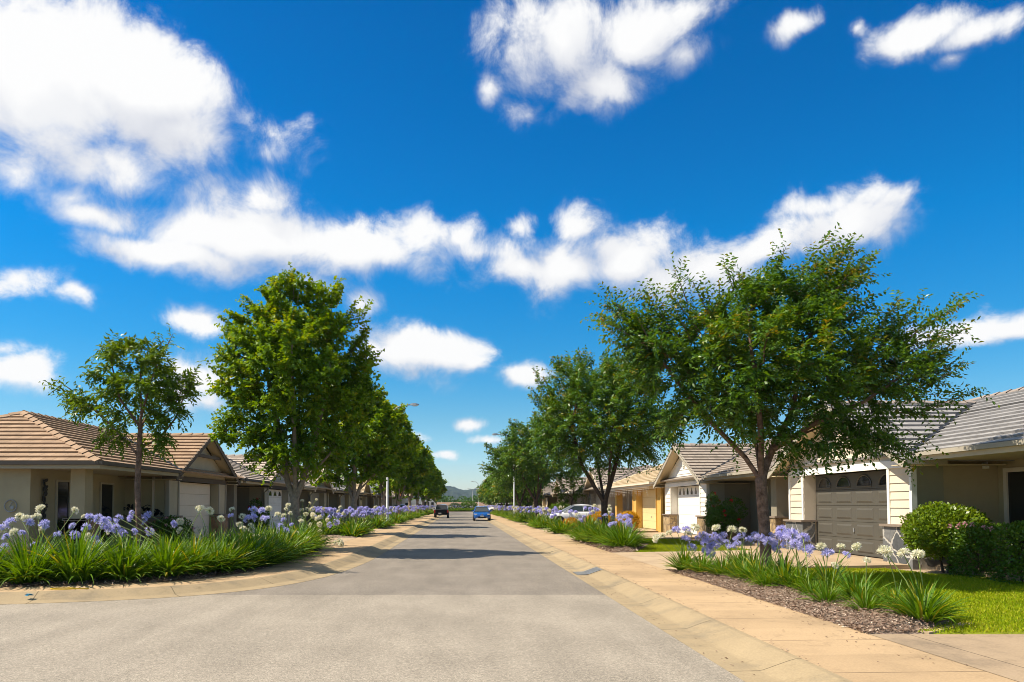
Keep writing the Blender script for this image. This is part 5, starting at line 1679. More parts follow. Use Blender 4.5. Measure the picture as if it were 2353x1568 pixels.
shrub('garden_shrub', 'leafy green shrub in front of the beige columned house', 'shrub', (9.2, 67.0, .15), [(0, 0, .9, 1.2, .9, .8), (.9, 0, .6, .7, .6, .5)], 3000, 'light_tree', (.14, .08), 71, 3, .2, .4)
for k, (x, y, r, lb) in enumerate(((-1.6, 177.5, 1.5, 'low grey green shrub at the left of the far garden island'), (.6, 179.5, 1.4, 'grey green shrub in the middle of the far garden island'), (1.9, 178.0, 2.0, 'largest dark green shrub on the far garden island'))):
    shrub('island_shrub', lb, 'shrub', (x, y, .15), [(0, 0, r * .62, r, r, r * .62)], 1600, 'grey_shrub' if k < 2 else 'hedge', (.3, .18), 72 + k, 3, .3, .5, 'shrubs on the far garden island')
# dark belt of trees at the far edge of the field, and paler scrub
rng = np.random.default_rng(77)
vs, ts = [], []
for k in range(420):
    x = rng.uniform(-400, 400); y = rng.uniform(430, 520); h = rng.uniform(2.2, 4.8) ; r = rng.uniform(2.0, 5.0)
    c = np.array([x, y, 2.2 + h * .5]); n = 120
    d = nrmz(rng.normal(size=(n, 3))); p = c + d * np.array([r, r, h * .55]) * rng.uniform(.7, 1.05, n)[:, None]
    v, t = leaf_cloud(rng, p, d, 1.3, .8, rng.normal(.2 + .35 * (k % 7 == 0), .15, n)); vs.append(v); ts.append(t)
tag(link('treeline', np_mesh('treeline', np.concatenate(vs), 4, np.concatenate(ts), M['hedge'])), kind='stuff')

HEADS_L = [(-9.35, 16.01, 1.57, 1), (-9.6, 15.68, 1.4, 1), (-8.77, 14.52, 1.39, 1), (-8.72, 14.67, 1.4, 1), (-9.28, 15.8, 1.41, 1), (-8.71, 16.27, 1.53, 1), (-9.08, 15.64, 1.13, 1), (-9.11, 14.7, 1.11, 1), (-8.5, 16.22, 1.39, 1), (-8.16, 16.65, 1.03, 1), (-8.42, 16.26, 0.93, 1), (-6.51, 17.86, 1.56, 1), (-6.45, 18.5, 1.5, 1), (-6.93, 17.78, 1.24, 1), (-7.12, 18.23, 1.01, 1), (-9.85, 15.49, 1.13, 1), (-9.72, 15.54, 1.27, 0), (-9.44, 14.87, 1.22, 0), (-9.31, 14.78, 1.0, 0), (-8.99, 14.76, 1.08, 0), (-8.72, 14.54, 1.3, 0), (-8.53, 14.78, 1.29, 0), (-8.9, 15.37, 1.2, 0), (-8.61, 15.39, 1.03, 0), (-8.94, 15.1, 0.83, 0), (-9.72, 15.38, 0.76, 0), (-8.58, 15.93, 1.19, 0), (-8.57, 16.02, 0.99, 0), (-8.19, 15.75, 1.16, 0), (-8.0, 15.51, 1.39, 0), (-8.1, 16.09, 1.35, 0), (-7.9, 15.92, 1.31, 0), (-8.08, 16.54, 1.32, 0), (-8.35, 17.3, 1.23, 0), (-8.05, 16.95, 1.34, 0), (-7.76, 16.2, 1.13, 0), (-8.14, 17.32, 0.99, 0), (-8.03, 17.24, 0.97, 0), (-7.9, 17.28, 1.46, 0), (-8.02, 17.5, 1.33, 0), (-7.75, 17.53, 1.3, 0), (-7.68, 17.68, 1.42, 0), (-7.6, 16.81, 1.04, 0), (-7.76, 17.98, 0.99, 0), (-7.34, 18.45, 1.17, 0), (-8.02, 15.8, 0.93, 0), (-8.38, 16.71, 0.76, 0), (-8.78, 16.11, 0.67, 0), (-8.11, 16.39, 1.22, 0), (-8.09, 16.57, 1.14, 0), (-5.95, 16.5, 1.56, 1), (-5.82, 16.68, 1.52, 1), (-5.5, 16.5, 1.34, 1), (-5.72, 17.97, 1.54, 1), (-5.25, 17.33, 1.38, 1), (-5.77, 18.75, 1.15, 1), (-5.79, 19.18, 1.02, 1), (-5.35, 18.37, 1.13, 1), (-5.45, 18.84, 1.01, 1), (-5.8, 20.26, 0.79, 1), (-5.61, 20.0, 0.77, 1), (-5.37, 19.58, 0.72, 1), (-5.12, 19.19, 1.56, 1), (-5.22, 20.51, 1.38, 1), (-5.59, 23.29, 1.64, 1), (-5.06, 20.81, 1.53, 1), (-5.8, 23.57, 1.31, 1), (-5.16, 21.77, 1.4, 1), (-5.8, 24.96, 1.47, 1), (-5.21, 23.6, 1.79, 1), (-5.67, 27, 1.72, 1), (-5.6, 25.31, 1.47, 1), (-5.4, 25.26, 1.51, 1), (-5.41, 26.15, 1.51, 1), (-5.54, 25.67, 1.33, 1), (-5.48, 26.69, 1.26, 1), (-5.2, 26.01, 1.17, 1), (-5.1, 22.98, 1.14, 1), (-5.4, 24.18, 1.22, 1), (-5.64, 27, 0.89, 1), (-5.3, 27, 0.93, 1), (-4.97, 26.75, 1.1, 1), (-5.16, 27, 1.5, 1), (-5.43, 27, 1.85, 1), (-5.79, 24.47, 0.7, 1), (-5.08, 22.3, 0.77, 1), (-4.68, 22, 0.6, 1), (-4.57, 22, 0.27, 1), (-3.65, 22, 0.21, 1), (-3.85, 22, 0.5, 1), (-5.11, 26.08, 0.68, 1), (-3.71, 22, 0.54, 1), (-5.27, 16.5, 1.41, 0), (-5.42, 18.78, 1.52, 0), (-5.75, 20.8, 1.5, 0), (-5.14, 17.36, 1.32, 0), (-5.1, 17.61, 1.34, 0), (-5.77, 21.01, 1.25, 0), (-5.31, 19.67, 1.29, 0), (-5.61, 22.79, 1.18, 0), (-4.92, 20.91, 1.09, 0), (-5.25, 20.91, 1.02, 0), (-5.06, 20.84, 0.91, 0), (-5.56, 21.94, 0.84, 0), (-4.93, 27, 0.91, 0), (-4.67, 27, 1.01, 0)]
HEADS_R = [(4.38, 16.2, 0.91, 1), (4.52, 16.2, 0.97, 1), (4.67, 16.2, 1.03, 1), (5.25, 16.2, 1.15, 1), (5.72, 16.2, 1.14, 1), (5.09, 16.2, 1.01, 1), (5.63, 14.99, 1.14, 1), (6.04, 15.48, 1.12, 1), (5.79, 11.62, 0.98, 1), (5.52, 10.5, 1.05, 1), (6.27, 11.46, 0.99, 1), (5.6, 10.84, 0.75, 1), (5.51, 9.83, 0.9, 1), (5.75, 9.8, 1.05, 1), (4.83, 16.2, 1.09, 0), (5.05, 16.2, 1.11, 0), (5.04, 16.2, 0.89, 0), (5.17, 16.2, 0.71, 0), (5.3, 16.2, 0.92, 0), (5.43, 16.2, 0.97, 0), (5.47, 16.2, 0.8, 0), (5.57, 16.2, 0.92, 0), (5.62, 16.2, 0.75, 0), (5.52, 16.2, 0.65, 0), (5.7, 16.2, 0.97, 0), (5.77, 16.2, 0.87, 0), (5.72, 16.2, 0.77, 0), (5.59, 16.2, 0.58, 0), (5.87, 16.2, 0.97, 0), (5.73, 15.58, 0.83, 0), (5.56, 14.87, 0.8, 0), (5.84, 15.36, 0.93, 0), (6.18, 16.2, 0.77, 0), (5.59, 14.41, 1.04, 0), (5.95, 14.89, 0.93, 0), (5.8, 14.23, 1.05, 0), (5.89, 14.21, 0.88, 0), (5.6, 13.55, 1.04, 0), (6.25, 14.85, 1.02, 0), (5.69, 13.38, 0.98, 0), (5.97, 13.78, 1.07, 0), (5.82, 13.49, 0.94, 0), (5.5, 12.44, 1.11, 0), (5.93, 13.24, 0.93, 0), (5.6, 12.41, 1.07, 0), (5.53, 12.06, 1.14, 0), (5.51, 11.9, 1.0, 0), (5.61, 11.85, 1.11, 0), (5.56, 12.5, 1.22, 0), (5.99, 12.45, 0.88, 0), (5.88, 11.59, 0.89, 0), (6.26, 11.74, 0.85, 0), (6.23, 13.41, 1.0, 0), (6.27, 14.3, 0.83, 0), (5.71, 9.34, 1.03, 1), (5.98, 9.47, 1.01, 1), (5.48, 9.35, 1.05, 1)]

# ------------------------------------------------------------------ agapanthus
def strap_leaves(rng, n, Lr, spread, rad, w=.034, seg=6, yellow=.06):
    vs, ts = [], []
    th = rng.uniform(0, 2 * math.pi, n)
    u = np.sqrt(rng.uniform(0, 1, n))
    inc = np.radians(86 - u * spread + rng.normal(0, 6, n))
    L = rng.uniform(*Lr, n)
    bend = np.radians(rng.uniform(20, 85, n)) * (.45 + .7 * u)
    r0 = rad * u * rng.uniform(.6, 1, n)
    x = r0 * np.cos(th + rng.normal(0, .5, n)); y = r0 * np.sin(th + rng.normal(0, .5, n)); z = np.full(n, -.04)
    W = w * rng.uniform(.75, 1.15, n)
    tint = rng.normal(.42, .13, n)
    yel = rng.uniform(0, 1, n) < yellow
    tint[yel] += .4
    prof = [.55, .85, 1.0, .95, .75, .45, .05]
    P = [np.stack([x, y, z], 1)]
    ang = inc.copy()
    twist = rng.normal(0, .35, n)
    for k in range(seg):
        d = L / seg
        x = x + np.cos(ang) * np.cos(th) * d; y = y + np.cos(ang) * np.sin(th) * d; z = z + np.sin(ang) * d
        ang = ang - bend / seg * (.5 + 1.0 * k / seg)
        P.append(np.stack([x, y, np.maximum(z, .02)], 1))
    side = np.stack([-np.sin(th), np.cos(th), np.zeros(n)], 1)
    side[:, 2] = twist * .6
    side = nrmz(side)
    for k in range(seg):
        a, b = P[k], P[k + 1]
        wa, wb = (W * prof[k] / 2)[:, None], (W * prof[k + 1] / 2)[:, None]
        # channelled blade: two strips meeting in a shallow V
        na = np.array([0, 0, -1.0])
        for sg in (-1, 1):
            q = np.stack([a + na * wa * .35, a + side * wa * sg, b + side * wb * sg, b + na * wb * .35], 1)
            vs.append(q.reshape(-1, 3)); ts.append(tint + .10 * (k / seg) ** 2 + (.25 * (k == seg - 1)) * (rng.uniform(0, 1, n) < .3))
    return np.concatenate(vs), np.concatenate(ts)


def umbel(rng, r, nf, full=True, pl=.045, pw=.013):
    """round head of trumpet florets on short stalks"""
    vs, ts = [], []
    d = rng.normal(size=(nf, 3)); d = nrmz(d)
    d[:, 2] = np.where(d[:, 2] < -.45, -d[:, 2] * .6, d[:, 2]); d = nrmz(d)
    base = d * (r - pl) * rng.uniform(.5, 1.0, nf)[:, None]
    base[:, 2] *= .78
    base[:, 2] -= .12 * r * (1 - d[:, 2])
    a = nrmz(np.cross(d, rng.normal(size=(nf, 3)))); b = np.cross(d, a)
    for k in range(6):
        t = 2 * math.pi * k / 6
        out = a * math.cos(t) + b * math.sin(t)
        ax = nrmz(d * .8 + out * .6)
        sd = nrmz(np.cross(ax, out))
        L = pl * rng.uniform(.8, 1.15, nf)[:, None]
        p0 = base; m = base + ax * L * .6
        q = np.stack([p0, m + sd * pw * .5, base + ax * L + out * L * .12, m - sd * pw * .5], 1)
        vs.append(q.reshape(-1, 3)); ts.append(rng.normal(.5, .22, nf))
    petals = (np.concatenate(vs), np.concatenate(ts))
    pv = []
    s = nrmz(np.cross(d, np.array([0.3, 0.2, 1.0]))) * .0022
    pv.append(np.stack([-s + d * 0, s + d * 0, base + s, base - s], 1).reshape(-1, 3))
    return petals, np.concatenate(pv)


def head_mesh(name, rng, r, nf, kind, pl=.045, pw=.013):
    (pv, pt), sv = umbel(rng, r, nf, True, pl, pw)
    v = np.concatenate([pv, sv])
    me = np_mesh(name, v, 4, np.concatenate([pt, np.full(len(sv) // 4, .5)]), M[kind])
    me.materials.append(M['stalk'])
    mi = np.zeros(len(v) // 4, np.int32); mi[len(pv) // 4:] = 1
    me.polygons.foreach_set('material_index', mi)
    return me


rngA = np.random.default_rng(101)
CL_L = [np_mesh('leaves', *[(v, 4, t) for v, t in [strap_leaves(rngA, 270, (.75, 1.15), 54, .28, .044, 6, .06)]][0], M['strap']) for _ in range(5)]     # broad, deep left clumps
CL_R = [np_mesh('leaves', *[(v, 4, t) for v, t in [strap_leaves(rngA, 135, (.42, .70), 54, .16, .034, 6, .10)]][0], M['strap']) for _ in range(5)]        # narrower right clumps
CL_F = [np_mesh('leaves', *[(v, 4, t) for v, t in [strap_leaves(rngA, 140, (.62, .95), 56, .36, .060, 4, .05)]][0], M['strap']) for _ in range(4)]        # far clumps
HB = [head_mesh('flower_head', rngA, rngA.uniform(.115, .14), 25, 'blue', .066, .017) for _ in range(5)]
HW = [head_mesh('flower_head', rngA, rngA.uniform(.10, .125), 28, 'white', .064, .017) for _ in range(5)]


def far_flower(rng, kind, h):
    """stalk and head in one mesh for plants far up the street"""
    (pv, pt), sv = umbel(rng, .125, 26, True, .085, .036)
    pv = pv + np.array([0, 0, h])
    s = .008
    st = []
    for k in range(3):
        a, b = 2 * math.pi * k / 3, 2 * math.pi * (k + 1) / 3
        st.append([[s * math.cos(a), s * math.sin(a), 0], [s * math.cos(b), s * math.sin(b), 0], [s * math.cos(b), s * math.sin(b), h], [s * math.cos(a), s * math.sin(a), h]])
    st = np.array(st).reshape(-1, 3)
    v = np.concatenate([pv, st])
    me = np_mesh('flower', v, 4, np.concatenate([pt, np.full(3, .5)]), M[kind])
    me.materials.append(M['stalk'])
    mi = np.zeros(len(v) // 4, np.int32); mi[len(pv) // 4:] = 1
    me.polygons.foreach_set('material_index', mi)
    return me


FB = [far_flower(rngA, 'blue', h) for h in (.95, 1.1, 1.2, 1.3)]
FW = [far_flower(rngA, 'white', h) for h in (.95, 1.1, 1.2, 1.3)]
ra = random.Random(55)


def clump(x, y, z, leaves, label, group, sc=1.0):
    r = thing('agapanthus', label, 'agapanthus', (x, y, z), group)
    o = bpy.data.objects.new('leaves', leaves); COL.objects.link(o)
    o.parent = r; o.rotation_euler = (0, 0, ra.uniform(0, 6.28)); s = sc * ra.uniform(.92, 1.1); o.scale = (s, s, s * ra.uniform(.9, 1.1))
    return r


def stalk_head(root, hx, hy, hz, heads, k=1.0):
    b = root.location
    base = Vector((b.x + ra.uniform(-.12, .12), b.y + ra.uniform(-.12, .12), b.z))
    top = Vector((hx, hy, hz))
    d = top - base
    mb = MB()
    mid = base + d * .5 + Vector((-d.x * .10, -d.y * .10, .05 * d.length))
    mb.tube([base - b, mid - b, top - b], [.009, .007, .006], 5, False)
    me = mb.mesh('flower_stalk', M['stalk'], True)
    st = bpy.data.objects.new('flower_stalk', me); COL.objects.link(st); st.parent = root
    h = bpy.data.objects.new('flower_head', ra.choice(heads)); COL.objects.link(h); h.parent = st
    h.location = top - b
    q = (top - mid).normalized().to_track_quat('Z', 'Y').to_euler()
    h.rotation_euler = (q.x, q.y, ra.uniform(0, 6.28)); s = k * ra.choice((.62, .8, .9, 1.0, 1.0, 1.1)) * ra.uniform(.92, 1.08); h.scale = (s, s, s * ra.uniform(.75, 1.0))


# left corner bed
LC = [(-9.3, 14.1), (-8.35, 13.9), (-7.5, 14.1), (-6.75, 14.45), (-6.15, 14.95), (-5.75, 15.5), (-5.4, 16.1), (-5.15, 16.9), (-5.0, 17.7), (-4.95, 18.6), (-4.95, 19.5), (-5.0, 20.5), (-5.0, 21.5), (-5.1, 22.6), (-5.2, 23.6), (-5.3, 24.8),
      (-8.8, 15.1), (-7.9, 15.0), (-7.0, 15.5), (-6.4, 16.3), (-6.0, 17.3), (-5.9, 18.4), (-5.9, 19.7), (-6.0, 21.0), (-6.0, 22.2), (-6.1, 23.5), (-5.9, 25.4)]
LLAB = ['agapanthus clump at the left edge of the photo, long leaves over the kerb', 'second agapanthus clump from the left edge, in the front row of the corner bed', 'arching agapanthus clump behind the yellow paint mark on the path', 'agapanthus clump in the front row with yellowed leaf tips, before the porch column', 'broad agapanthus clump below the slender tree, front row', 'agapanthus clump in the front row below the left half of the cream garage door', 'agapanthus clump at the sharpest bend of the left footpath', 'agapanthus clump just past the bend, below the two leaning white stalks', 'dark shaded agapanthus clump beside mulch on the curving path', 'agapanthus clump along the curved path, below the white garage door', 'yellow green agapanthus clump right of the maple trunk base', 'agapanthus clump thick with white heads right of the maple trunk', 'agapanthus clump whose stalks lean over the footpath', 'shaded agapanthus clump near the end of the corner bed', 'agapanthus clump second from the end of the corner bed', 'last dark agapanthus clump before the tan house driveway',
        'back row agapanthus clump by the left wall, under white heads', 'back row agapanthus clump in front of the porch window', 'back row agapanthus clump left of the slender trunk', 'back row agapanthus clump right of the slender trunk', 'back row agapanthus clump below the blue heads at the garage corner', 'back row agapanthus clump below the cream garage door', 'back row agapanthus clump before the garage door edge', 'back row agapanthus clump with blue heads left of the maple trunk', 'back row agapanthus clump around the maple trunk', 'back row agapanthus clump behind the maple trunk', 'back row agapanthus clump last beside the driveway']
CLS = []
for (x, y), lb in zip(LC, LLAB):
    CLS.append(clump(x, y, .16, ra.choice(CL_L), lb, 'agapanthus in the left corner bed'))
for (hx, hy, hz, c) in HEADS_L:
    best = min(CLS, key=lambda r: (r.location.x - hx) ** 2 + (r.location.y - hy) ** 2 + ra.uniform(0, .15))
    stalk_head(best, hx, hy, max(hz, .45), HW if c else HB, 1.08)
# near right bed
RC = [(4.98, 16.15), (5.15, 15.45), (5.35, 14.8), (5.5, 14.1), (5.55, 13.45), (5.7, 12.8), (5.75, 12.25), (5.35, 12.75), (5.95, 11.7), (5.55, 11.45), (6.0, 11.0), (5.85, 10.55), (5.35, 10.6), (5.95, 9.95), (5.45, 9.75), (5.95, 9.35), (5.75, 9.05), (6.05, 15.0), (6.15, 13.8), (6.4, 12.6), (6.2, 16.0)]
RLAB = ['agapanthus clump at the far tip of the near right bed', 'agapanthus clump second from the far tip of the near right bed', 'agapanthus clump under the thick blue heads left of the elm trunk', 'agapanthus clump left of the elm trunk in the front row', 'agapanthus clump just left of the elm trunk base', 'agapanthus clump directly below the elm trunk', 'agapanthus clump right of the elm trunk base', 'small low agapanthus tuft out in the mulch below the elm', 'agapanthus clump below the two separate white heads by the garage door', 'short agapanthus tuft with yellow dead leaves at its foot', 'agapanthus clump in the middle of the bed beside the lawn', 'agapanthus clump below the white heads before the stone pier', 'smallest agapanthus tuft, alone in the mulch', 'agapanthus clump beside the lawn with tall white stalks', 'small spiky agapanthus tuft near the bare mulch', 'agapanthus clump at the near end with the crossing white stalks', 'nearest agapanthus clump, leaves splayed over the mulch tip', 'back row agapanthus clump left behind the elm trunk', 'back row agapanthus clump right behind the elm trunk', 'back row agapanthus clump at the lawn edge', 'back row agapanthus clump at the driveway end of the bed']
CRS = []
for k, ((x, y), lb) in enumerate(zip(RC, RLAB)):
    CRS.append(clump(x, y, .22, ra.choice(CL_R), lb, 'agapanthus in the near right bed', .6 if 'small' in lb or 'short' in lb else (.82 if y < 11 else .95)))
for (hx, hy, hz, c) in HEADS_R:
    best = min(CRS, key=lambda r: (r.location.x - hx) ** 2 + (r.location.y - hy) ** 2 + ra.uniform(0, .2))
    stalk_head(best, hx, hy, hz, HW if c else HB, 1.0 if c else 1.12)
# second right bed, at the lawn before the white garage
R2 = [(5.0, 29.8, 'agapanthus clump at the far end of the second right bed, beside white heads'), (5.15, 28.4, 'agapanthus clump in the middle of the second right bed'), (5.3, 26.9, 'tall agapanthus clump with white heads before the second elm'), (5.5, 25.2, 'agapanthus clump under the violet heads near the lawn'), (5.45, 24.2, 'nearest agapanthus clump of the second right bed, leaves over the mulch'), (6.2, 27.2, 'agapanthus clump at the back of the second right bed'), (6.0, 29.0, 'agapanthus clump beside the second elm trunk')]
R2C = [clump(x, y, .2, ra.choice(CL_L), lb, 'agapanthus in the second right bed', .95) for x, y, lb in R2]
for r in R2C:
    for k in range({0: 4, 1: 2, 2: 7, 3: 6, 4: 7, 5: 5, 6: 5}[R2C.index(r)]):
        w = HW if R2C.index(r) in (0, 2, 6) and k % 3 else HB
        a = ra.uniform(0, 6.28); q = ra.uniform(.15, .5)
        stalk_head(r, r.location.x + q * math.cos(a), r.location.y + q * math.sin(a), .2 + ra.uniform(.75, 1.1) + (.35 if w is HW and R2C.index(r) == 2 else 0), w)


def far_row(s, y0, y1, n, nf, white, label, group, x0=5.35, x1=6.7, sc=1.0):
    for k in range(n):
        y = y0 + .5 + (y1 - y0 - 1) * ((k // 2) + .5) / max(1, math.ceil(n / 2)) + ra.uniform(-.25, .25)
        x = (x0 if k % 2 == 0 else x1) + ra.uniform(-.2, .2)
        r = clump(s * x, y, .18, ra.choice(CL_F), label, group, sc)
        for j in range(nf):
            w = ra.uniform(0, 1) < white
            h = bpy.data.objects.new('flower', ra.choice(FW if w else FB)); COL.objects.link(h); h.parent = r
            a = ra.uniform(0, 6.28); q = ra.uniform(.05, .75)
            h.location = (q * math.cos(a), q * math.sin(a), ra.uniform(-.1, .05))
            h.rotation_euler = (-math.sin(a) * q * .35, math.cos(a) * q * .35, ra.uniform(0, 6.28))
            h.rotation_euler = (ra.uniform(-.18, .18), ra.uniform(-.18, .18), ra.uniform(0, 6.28))


nm = ['second', 'third', 'fourth', 'fifth', 'sixth', 'seventh', 'eighth', 'ninth', 'tenth', 'eleventh', 'twelfth']
for k, (a, b) in enumerate(LBEDS):
    far_row(-1, a, b, 8 if k < 2 else 6, 10 if k < 2 else 8, .13 if k == 0 else (.06 if k < 4 else .15), 'agapanthus clump with mostly blue heads in the %s bed of the left row' % nm[k], 'agapanthus in the %s left bed' % nm[k], 5.3, 6.5)
for k, (a, b) in enumerate(RBEDS):
    far_row(1, a, b, {0: 4, 1: 7, 2: 14}.get(k, 8), {0: 4, 1: 6}.get(k, 9), .28 if k else .1, 'agapanthus clump with blue and white heads in the %s bed of the right row' % nm[k + 1], 'agapanthus in the %s right bed' % nm[k + 1], 5.3 if k == 1 else 5.35, 5.5 if k == 1 else 6.7)
for k in range(8):
    x = -2.8 + .85 * k
    r = clump(x, 175.6 + ra.uniform(-.3, .3), .1, ra.choice(CL_F), 'agapanthus clump with pale blue heads on the far garden island', 'agapanthus on the far island', 1.2)
    for j in range(4):
        h = bpy.data.objects.new('flower', ra.choice(FW if j % 2 else FB)); COL.objects.link(h); h.parent = r
        a = ra.uniform(0, 6.28); q = ra.uniform(.05, .6); h.location = (q * math.cos(a), q * math.sin(a), 0); h.rotation_euler = (ra.uniform(-.18, .18), ra.uniform(-.18, .18), 0)
tag(gridsheet(-9, 9, 174.6, 182, .05).build('garden_bed', M['mulch']), kind='structure')

# ------------------------------------------------------------------ street lamps
def lamp(x, y, sgn, label, H=8.6, double=False):
    r = thing('street_lamp', label, 'street lamp', (x, y, .13), 'street lamps')
    mb = MB()
    mb.tube([(x, y, .1), (x, y, H - 1.6)], [.085, .062], 12)
    mb.tube([(x, y, .1), (x, y, 1.5)], .095, 12)
    mb.build('pole', M['metal'], r, True)
    for sg in ((sgn, -sgn) if double else (sgn,)):
        mb = MB()
        pts = [(x + sg * 1.15 * (1 - math.cos(t)), y, H - 1.6 + 1.35 * math.sin(t)) for t in np.linspace(0, math.pi / 2 * .92, 9)]
        px, py, pz = pts[-1]
        pts.append((px + sg * .55, py, pz + .06))
        mb.tube(pts, [.058 - .002 * k for k in range(len(pts))], 10)
        mb.build('arm', M['metal'], r, True)
        px, py, pz = pts[-1]
        hb = MB()
        ring = []
        for u, w, h0, h1 in ((-.05, .05, -.04, .05), (.12, .10, -.05, .09), (.35, .11, -.05, .09), (.5, .07, -.04, .05), (.55, .03, -.02, .02)):
            ring.append([(px + sg * u, py - w, pz + h0), (px + sg * u, py + w, pz + h0), (px + sg * u, py + w * .7, pz + h1), (px + sg * u, py - w * .7, pz + h1)])
        for a, b in zip(ring[:-1], ring[1:]):
            for k in range(4): hb.face([a[k], a[(k + 1) % 4], b[(k + 1) % 4], b[k]])
        hb.face(ring[0]); hb.face(ring[-1])
        ho = hb.build('lamp_head', M['metal'], r)
        db = MB(); db.hexa([(px + sg * .14, py - .07, pz - .11), (px + sg * .42, py - .07, pz - .10), (px + sg * .42, py + .07, pz - .10), (px + sg * .14, py + .07, pz - .11), (px + sg * .12, py - .09, pz - .055), (px + sg * .46, py - .09, pz - .055), (px + sg * .46, py + .09, pz - .055), (px + sg * .12, py + .09, pz - .055)])
        db.build('diffuser', M['lens'], ho)


M['lens'] = mat('lamp_lens', (0.72, 0.72, 0.70), 0.15, 0.02, 2, spec=0.6)
lamp(-4.95, 48.3, 1, 'tall galvanised street lamp between the maples on the left')
lamp(5.05, 68.7, -1, 'galvanised lamp pole among the elms on the right, head hidden in leaves')
lamp(5.0, 208, -1, 'far street lamp with its head just above the right tree tops')
lamp(4.6, 296, -1, 'farthest street lamp, two heads above the field', double=True)

# ------------------------------------------------------------------ vehicles


def loft(mb, rings, mi=0, cap=True):
    n = len(rings[0])
    for a, b in zip(rings[:-1], rings[1:]):
        for k in range(n - 1):
            mb.face([a[k], a[k + 1], b[k + 1], b[k]], mi=mi)
    if cap:
        mb.face(rings[0], mi=mi); mb.face(rings[-1], mi=mi)


def car(name, label, cat, loc, rz, st, cab, W, wheels, paint, glassm, roofm=None, extras=None, wr=.31, tail='hatch'):
    """st: (y, half width, sill z, shoulder z, top z) stations nose to tail (nose at -y); cab: glasshouse (y at belt, y at roof) front and rear, belt z, roof z, half widths"""
    r = thing(name, label, cat, loc)
    P = []
    def fin(mb, nm, m_, par, smooth=False):
        o = mb.build(nm, m_, None, smooth, weld=smooth)
        o.parent = par
        if par is r: pass
        return o
    mb = MB()
    rings = []
    for (y, w, z0, zs, zt) in st:
        h = [(w * .86, z0), (w * .97, z0 + .10), (w, (z0 + zs) / 2), (w * .985, zs - .06), (w * .93, zs), (w * .72, zt), (w * .35, zt + .015)]
        rings.append([(-a, y, z) for a, z in h] + [(a, y, z) for a, z in h[::-1]])
    loft(mb, rings)
    body = fin(mb, 'body', paint, r, True)
    # wheels: dark arch, tyre, rim
    for wy in wheels:
        for sg in (-1, 1):
            a = MB(); a.tube([(sg * (W - .20), wy, wr), (sg * (W + .004), wy, wr)], wr + .055, 20)
            fin(a, 'wheel_arch', M['black'], body)
            wm = MB(); wm.tube([(sg * (W - .19), wy, wr), (sg * (W - .16), wy, wr), (sg * (W - .0), wy, wr), (sg * (W + .015), wy, wr)], [wr * .93, wr, wr, wr * .93], 22)
            wo = fin(wm, 'wheel', M['black'], r)
            rm = MB(); rm.disc((sg * (W + .019), wy, wr), (sg, 0, 0), wr * .64, 18)
            for k in range(5):
                t = 2 * math.pi * k / 5; rm.beam((sg * (W + .024), wy, wr), (sg * (W + .024), wy + wr * .6 * math.cos(t), wr + wr * .6 * math.sin(t)), .05, .012, (sg, 0, 0))
            fin(rm, 'rim', M['metal'], wo)
    # glasshouse
    (yb0, yr0, yr1, yb1, zb, zr, wb, wr_) = cab
    B = [(-wb, yb0, zb), (wb, yb0, zb), (wb, yb1, zb), (-wb, yb1, zb)]
    T = [(-wr_, yr0, zr - .05), (wr_, yr0, zr - .05), (wr_, yr1, zr - .05), (-wr_, yr1, zr - .05)]
    for k, nm in enumerate(('windscreen', 'side_window', 'rear_window', 'side_window')):
        g = MB(); k2 = (k + 1) % 4
        a, b, c, d = [Vector(q) for q in (B[k], B[k2], T[k2], T[k])]
        g.face([a, b, c, d])
        fin(g, nm, glassm, r)
    g = MB()
    for k in range(4): g.beam(B[k], T[k], .09, .07, (1, 0, 0))
    ym = (yr0 + yr1) / 2 + .05
    for sg in (-1, 1):
        g.beam((sg * (wb + .002), ym, zb), (sg * (wr_ + .002), ym, zr - .05), .07, .03, (0, 1, 0))
        g.beam((sg * wb, yb0, zb), (sg * wb, yb1, zb), .04, .05); g.beam((sg * wr_, yr0, zr - .06), (sg * wr_, yr1, zr - .06), .05, .06)
    fin(g, 'pillar', roofm or paint, r)
    g = MB()
    rr = []
    for y, k in ((yr0 - .06, .0), (yr0 + .12, .045), ((yr0 + yr1) / 2, .075), (yr1 - .12, .05), (yr1 + .06, .0)):
        rr.append([(-wr_ - .02, y, zr - .06), (-wr_ * .8, y, zr - .03 + k * .7), (0, y, zr - .02 + k), (wr_ * .8, y, zr - .03 + k * .7), (wr_ + .02, y, zr - .06)])
    loft(g, rr, cap=False)
    fin(g, 'roof', roofm or paint, r, True)
    for sg in (-1, 1):   # mirrors
        g = MB(); x = sg * (W + .07); g.hexa([(x - .09, yb0 + .28, zb + .02), (x + .09, yb0 + .30, zb + .02), (x + .09, yb0 + .40, zb + .02), (x - .09, yb0 + .40, zb + .02), (x - .08, yb0 + .30, zb + .15), (x + .08, yb0 + .32, zb + .15), (x + .08, yb0 + .40, zb + .15), (x - .08, yb0 + .40, zb + .15)])
        fin(g, 'mirror', paint, r)
    for nm, m_, bx in (extras or []):
        g = MB(); g.box(*bx); fin(g, nm, m_, r)
    r.rotation_euler = (0, 0, rz)
    return r


